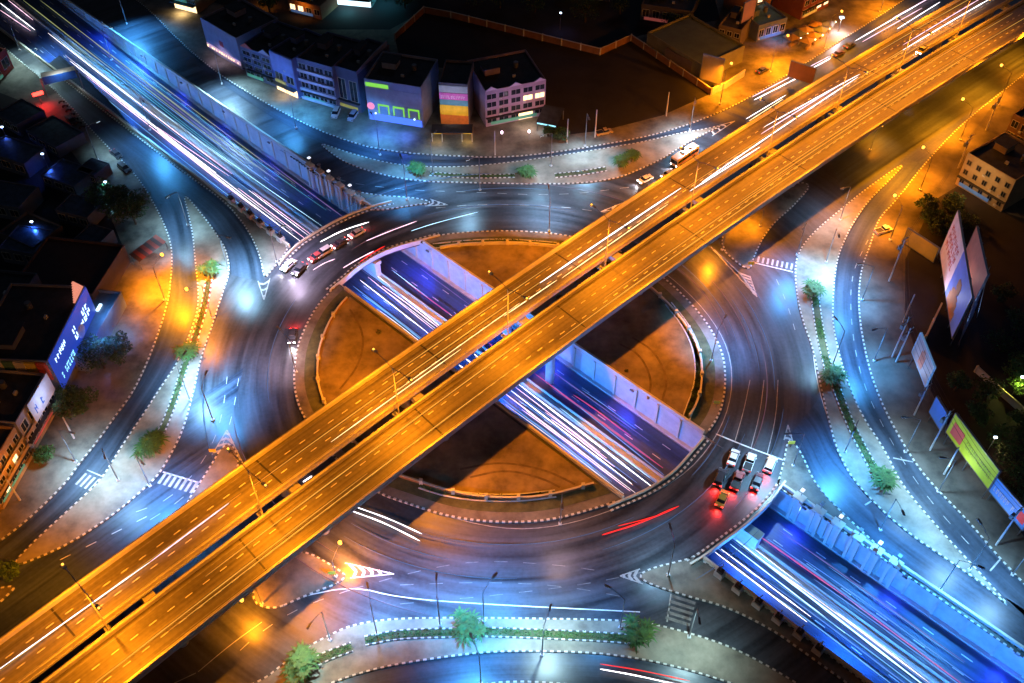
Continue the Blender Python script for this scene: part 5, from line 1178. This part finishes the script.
PL = [(889, 281, 14, 'utility pole at the right pavement, upper one of the long line'), (892, 357, 13, 'utility pole between pavement and picture billboard, second of the line'), (896, 362, 11, 'thinner utility pole beside the second one of the line'), (914, 415, 10, 'utility pole under the blue framed billboard'), (930, 450, 13, 'utility pole left of the lime green billboard'), (944, 474, 9, 'utility pole at the lime green billboard lower half'), (996, 545, 13, 'utility pole beside the blue and white banner board'), (903, 322, 9, 'leaning short pole among the rubble on the right pavement'),
      (595, 137, 9, 'utility pole right in front of the vacant lot, taller of the pair'), (567, 143, 8, 'utility pole beside the dark bushes at the vacant lot'), (666, 116, 8, 'utility pole at the orange lit corner of the vacant lot'), (958, 168, 11, 'utility pole beside the beige block'), (986, 130, 11, 'utility pole above the beige block'), (495, 155, 8, 'utility pole before the pinkish block'), (74, 438, 7, 'pale pole on the left pavement beside the small dark tree'), (20, 500, 7, 'pole at the lower left shophouses')]
for i, (x, y, h, l) in enumerate(PL): pole(x, y, h, l, cross=(h >= 10))
def cable(i, j):
    a = G(PL[i][0], PL[i][1], .16) + Vector((0, 0, PL[i][2] - .3)); b = G(PL[j][0], PL[j][1], .16) + Vector((0, 0, PL[j][2] - .3)); c = a.copy()
    mb = MB()
    for e in (-1, 0, 1):
        off = Vector((.8 * e, .5 * e, 0)); mb.tube([a - c + (b - a) * (k / 8) + off - Vector((0, 0, 1.2 * math.sin(k / 8 * math.pi))) for k in range(9)], .035, 4)
    o = mb.build('power_cable', black); o.location = c; tag(o, 'bundle of sagging cables ' + ['from the topmost pole of the right line down', 'between the second pole and the lime green billboard pole', 'running past the lime green billboard to the banner board', 'above the beige block roof', 'between the beige block and the top of the right pole line'][cable.n], 'cable'); cable.n += 1
cable.n = 0
cable(0, 1); cable(1, 4); cable(4, 6); cable(11, 12); cable(0, 11)
# sign gantry, upper left
a, b = G(48, 98), G(84, 90); u_ = b - a; t = thing('sign_gantry', a, math.atan2(u_.y, u_.x), 'pale overhead sign gantry spanning the upper left slip lane', 'sign gantry'); wl = u_.length
for x in (0, wl): MB().tube([(x, 0, 0), (x, 0, 6.3)], .2).build('post', metal, t)
MB().box(-.3, wl + .3, -.3, .3, 6.2, 6.6).build('beam', metal, t); MB().box(.3, wl - .3, -.2, 2.4, 6.65, 6.9).build('sign_back', conc4, t); MB().box(.5, wl - .5, -.45, -.3, 4.6, 7.0).build('sign_face', M('blue_sign', (.02, .1, .4), .5), t)
light(t, (wl * .5, -2, 9), (wl * .5, 0, 6), (.8, .9, 1), 1200)
t = thing('signal_head', G(42, 104, .16), R(30), 'red glowing signal board left of the overhead gantry', 'signal'); MB().box(-.1, .1, -.1, .1, 0, 3).build('post', metal, t); MB().box(-1.5, 1.5, -.15, .15, 3, 4).build('red_panel', taill, t); light(t, (0, -1, 3.5), (0, -3, 0), (1, .03, .03), 3000)
# small direction signs
for x, y, l in ((750, 268, 'right of the chevrons beside the flyover'), (333, 577, 'on the orange triangle below the flyover'), (214, 455, 'on the chevron island left of the flyover'), (790, 447, 'at the kerb tip right of the waiting cars'), (716, 407, 'on the right of the central island')):
    t = thing('chevron_sign', G(x, y, .16), 0, 'small yellow direction sign ' + l, 'sign', 'direction signs'); MB().tube([(0, 0, 0), (0, 0, 1.4)], .05).build('post', metal, t); MB().box(-.7, .7, -.06, .0, 1.1, 2.1).build('sign_face', bm((.7, .5, .05)), t)
for x, y, l in ((431, 497, 'red flower bed marker by the lower island fence'), ):
    pass

def motorbike(x, y, ang, label):
    t = thing('motorbike', G(x, y, .18), ang, label, 'motorbike', 'motorbikes parked on the left pavement')
    for q in (-.62, .62): MB().tube([(q, -.05, .3), (q, .05, .3)], .3, 12).build('wheel', tyre, t)
    MB().box(-.55, .3, -.13, .13, .4, .75).build('body', paintm((.08, .02, .02)), t); MB().box(-.6, .1, -.14, .14, .75, .85).build('seat', black, t); MB().tube([(.6, 0, .3), (.42, 0, 1.0)], .04).build('fork', metal, t); MB().tube([(.4, -.33, 1.02), (.4, .33, 1.02)], .025).build('handlebar', metal, t)
for i in range(7): motorbike(62 + i * 3.4, 103 + i * 4.2, .5 + random.uniform(-.2, .2), 'dark motorbike in the parked row on the pavement below the gantry')
ylab = ['nearest the gantry', 'behind the red light', 'in the second row from the top', 'in the middle of the yard', 'left of the lit tree', 'at the left photo edge', 'above the lit tree', 'right below the lit tree', 'at the lower left of the yard']
for i, (x, y, x2, y2, d) in enumerate([(30, 140, 60, 158, 9), (0, 125, 22, 137, 9), (-10, 165, 30, 178, 8), (45, 185, 78, 197, 8), (60, 222, 92, 230, 7), (-15, 215, 25, 222, 9), (80, 180, 98, 186, 6), (75, 255, 98, 262, 8), (5, 262, 40, 268, 9)]):
    t, w, h = building((x, y), (x2, y2), d, 0, 'low dark roofed yard shed ' + ylab[i], (.08, .1, .15), 1, 3, h=3.2 + (i % 3) * .6, rooftop=False, name='yard_shed', cat='shed', parapet=.3, roof=M('metal_roof', (.06, .09, .14), .35, .5, scale=.8, var=.5), grp='yard sheds at the left')
def yard_lamp(x, y, col, p, label):
    t = thing('yard_lamp', G(x, y, .16), 0, label, 'lamp', 'yard lamps'); MB().tube([(0, 0, 0), (0, 0, 6)], .07).build('pole', metal, t); MB().box(-.3, .3, -.2, .2, 5.9, 6.15).build('lamp_head', ledl, t); light(t, (0, -.1, 5.8), (0, -3, 0), col, p, .2, 165)
for a in [(112, 200, (.2, .7, 1), 3500, 'cool yard lamp beside the lit tree at the left'), (50, 172, (.03, .12, .8), 1500, 'blue yard lamp in the upper part of the left yard'), (40, 240, (.03, .15, .8), 1300, 'blue yard lamp in the lower part of the left yard'), (8, 330, (.05, .2, .9), 3500, 'blue roof side lamp behind the blue facade block'), (10, 145, (.03, .1, .7), 1200, 'blue yard lamp at the left edge below the red house'),
          (1012, 395, (.9, .9, .15), 2600, 'yellow lamp under the lit tree at the right edge'), (985, 455, (.5, .25, .12), 1500, 'dim brown lamp behind the lime green billboard'), (560, 30, (.1, .1, .3), 1200, 'dim lamp at the top edge beyond the lot wall'), (262, 6, SOD, 3000, 'orange lamp beside the golden tree at the top'), (385, 2, (.1, .6, .8), 2500, 'cyan lamp at the top edge')]: yard_lamp(*a)
for i, (x, y) in enumerate([(405, 8), (430, -2), (470, 2), (500, 8), (535, 12), (585, 22), (620, 14), (655, 12), (675, 30), (690, 10), (345, -4), (310, -2), (240, 0)]):
    tree(x, y, 4 + i % 3, 6 + i % 2, 'dark tree beyond the vacant lot at the top edge', leafB, 700, 'trees along the top edge')
for i, (x, y) in enumerate([(1000, 300), (1015, 330), (1000, 350), (1018, 430), (1000, 445), (1012, 470), (975, 420), (985, 400), (1022, 500), (955, 390)]):
    tree(x, y, 3 + i % 3, 4 + i % 2, 'dark scrub tree in the unlit ground at the right edge', leafB, 600, 'scrub trees at the right edge')
# worn wheel tracks and tufts on the dirt
for i, (P, w_) in enumerate(((((620, 345), (640, 355), (652, 380), (648, 400)), .5), (((632, 338), (655, 352), (668, 380), (662, 402)), .5), (((350, 310), (365, 335), (360, 365), (340, 390)), .5), (((460, 470), (500, 462), (545, 470), (575, 485)), .5), (((470, 478), (505, 470), (540, 478), (560, 488)), .5))):
    struct('wheel_track', MB().sweep(chaikin(px(P), 3), w_, .24, .246), M('track_dirt', (.12, .085, .045), .95, scale=.6, var=.4))
for i in range(16):
    a_ = random.uniform(0, 6.28); r_ = random.uniform(20, 40); p = Vector((RC[0] + r_ * math.cos(a_), RC[1] + (r_ - 2) * math.sin(a_), .24)); n_ = su(p)[1]
    if NSW - 2 < n_ < NNE + 2: continue
    mb = MB(); leaves(mb, (0, 0, .15), random.uniform(.4, .8), 60, .2, .3); o = mb.build('weed_tuft', grass); o.location = p; tag(o, 'small dry weed tuft on the brown dirt of the central island', 'weed', 'weed tufts on the dirt')
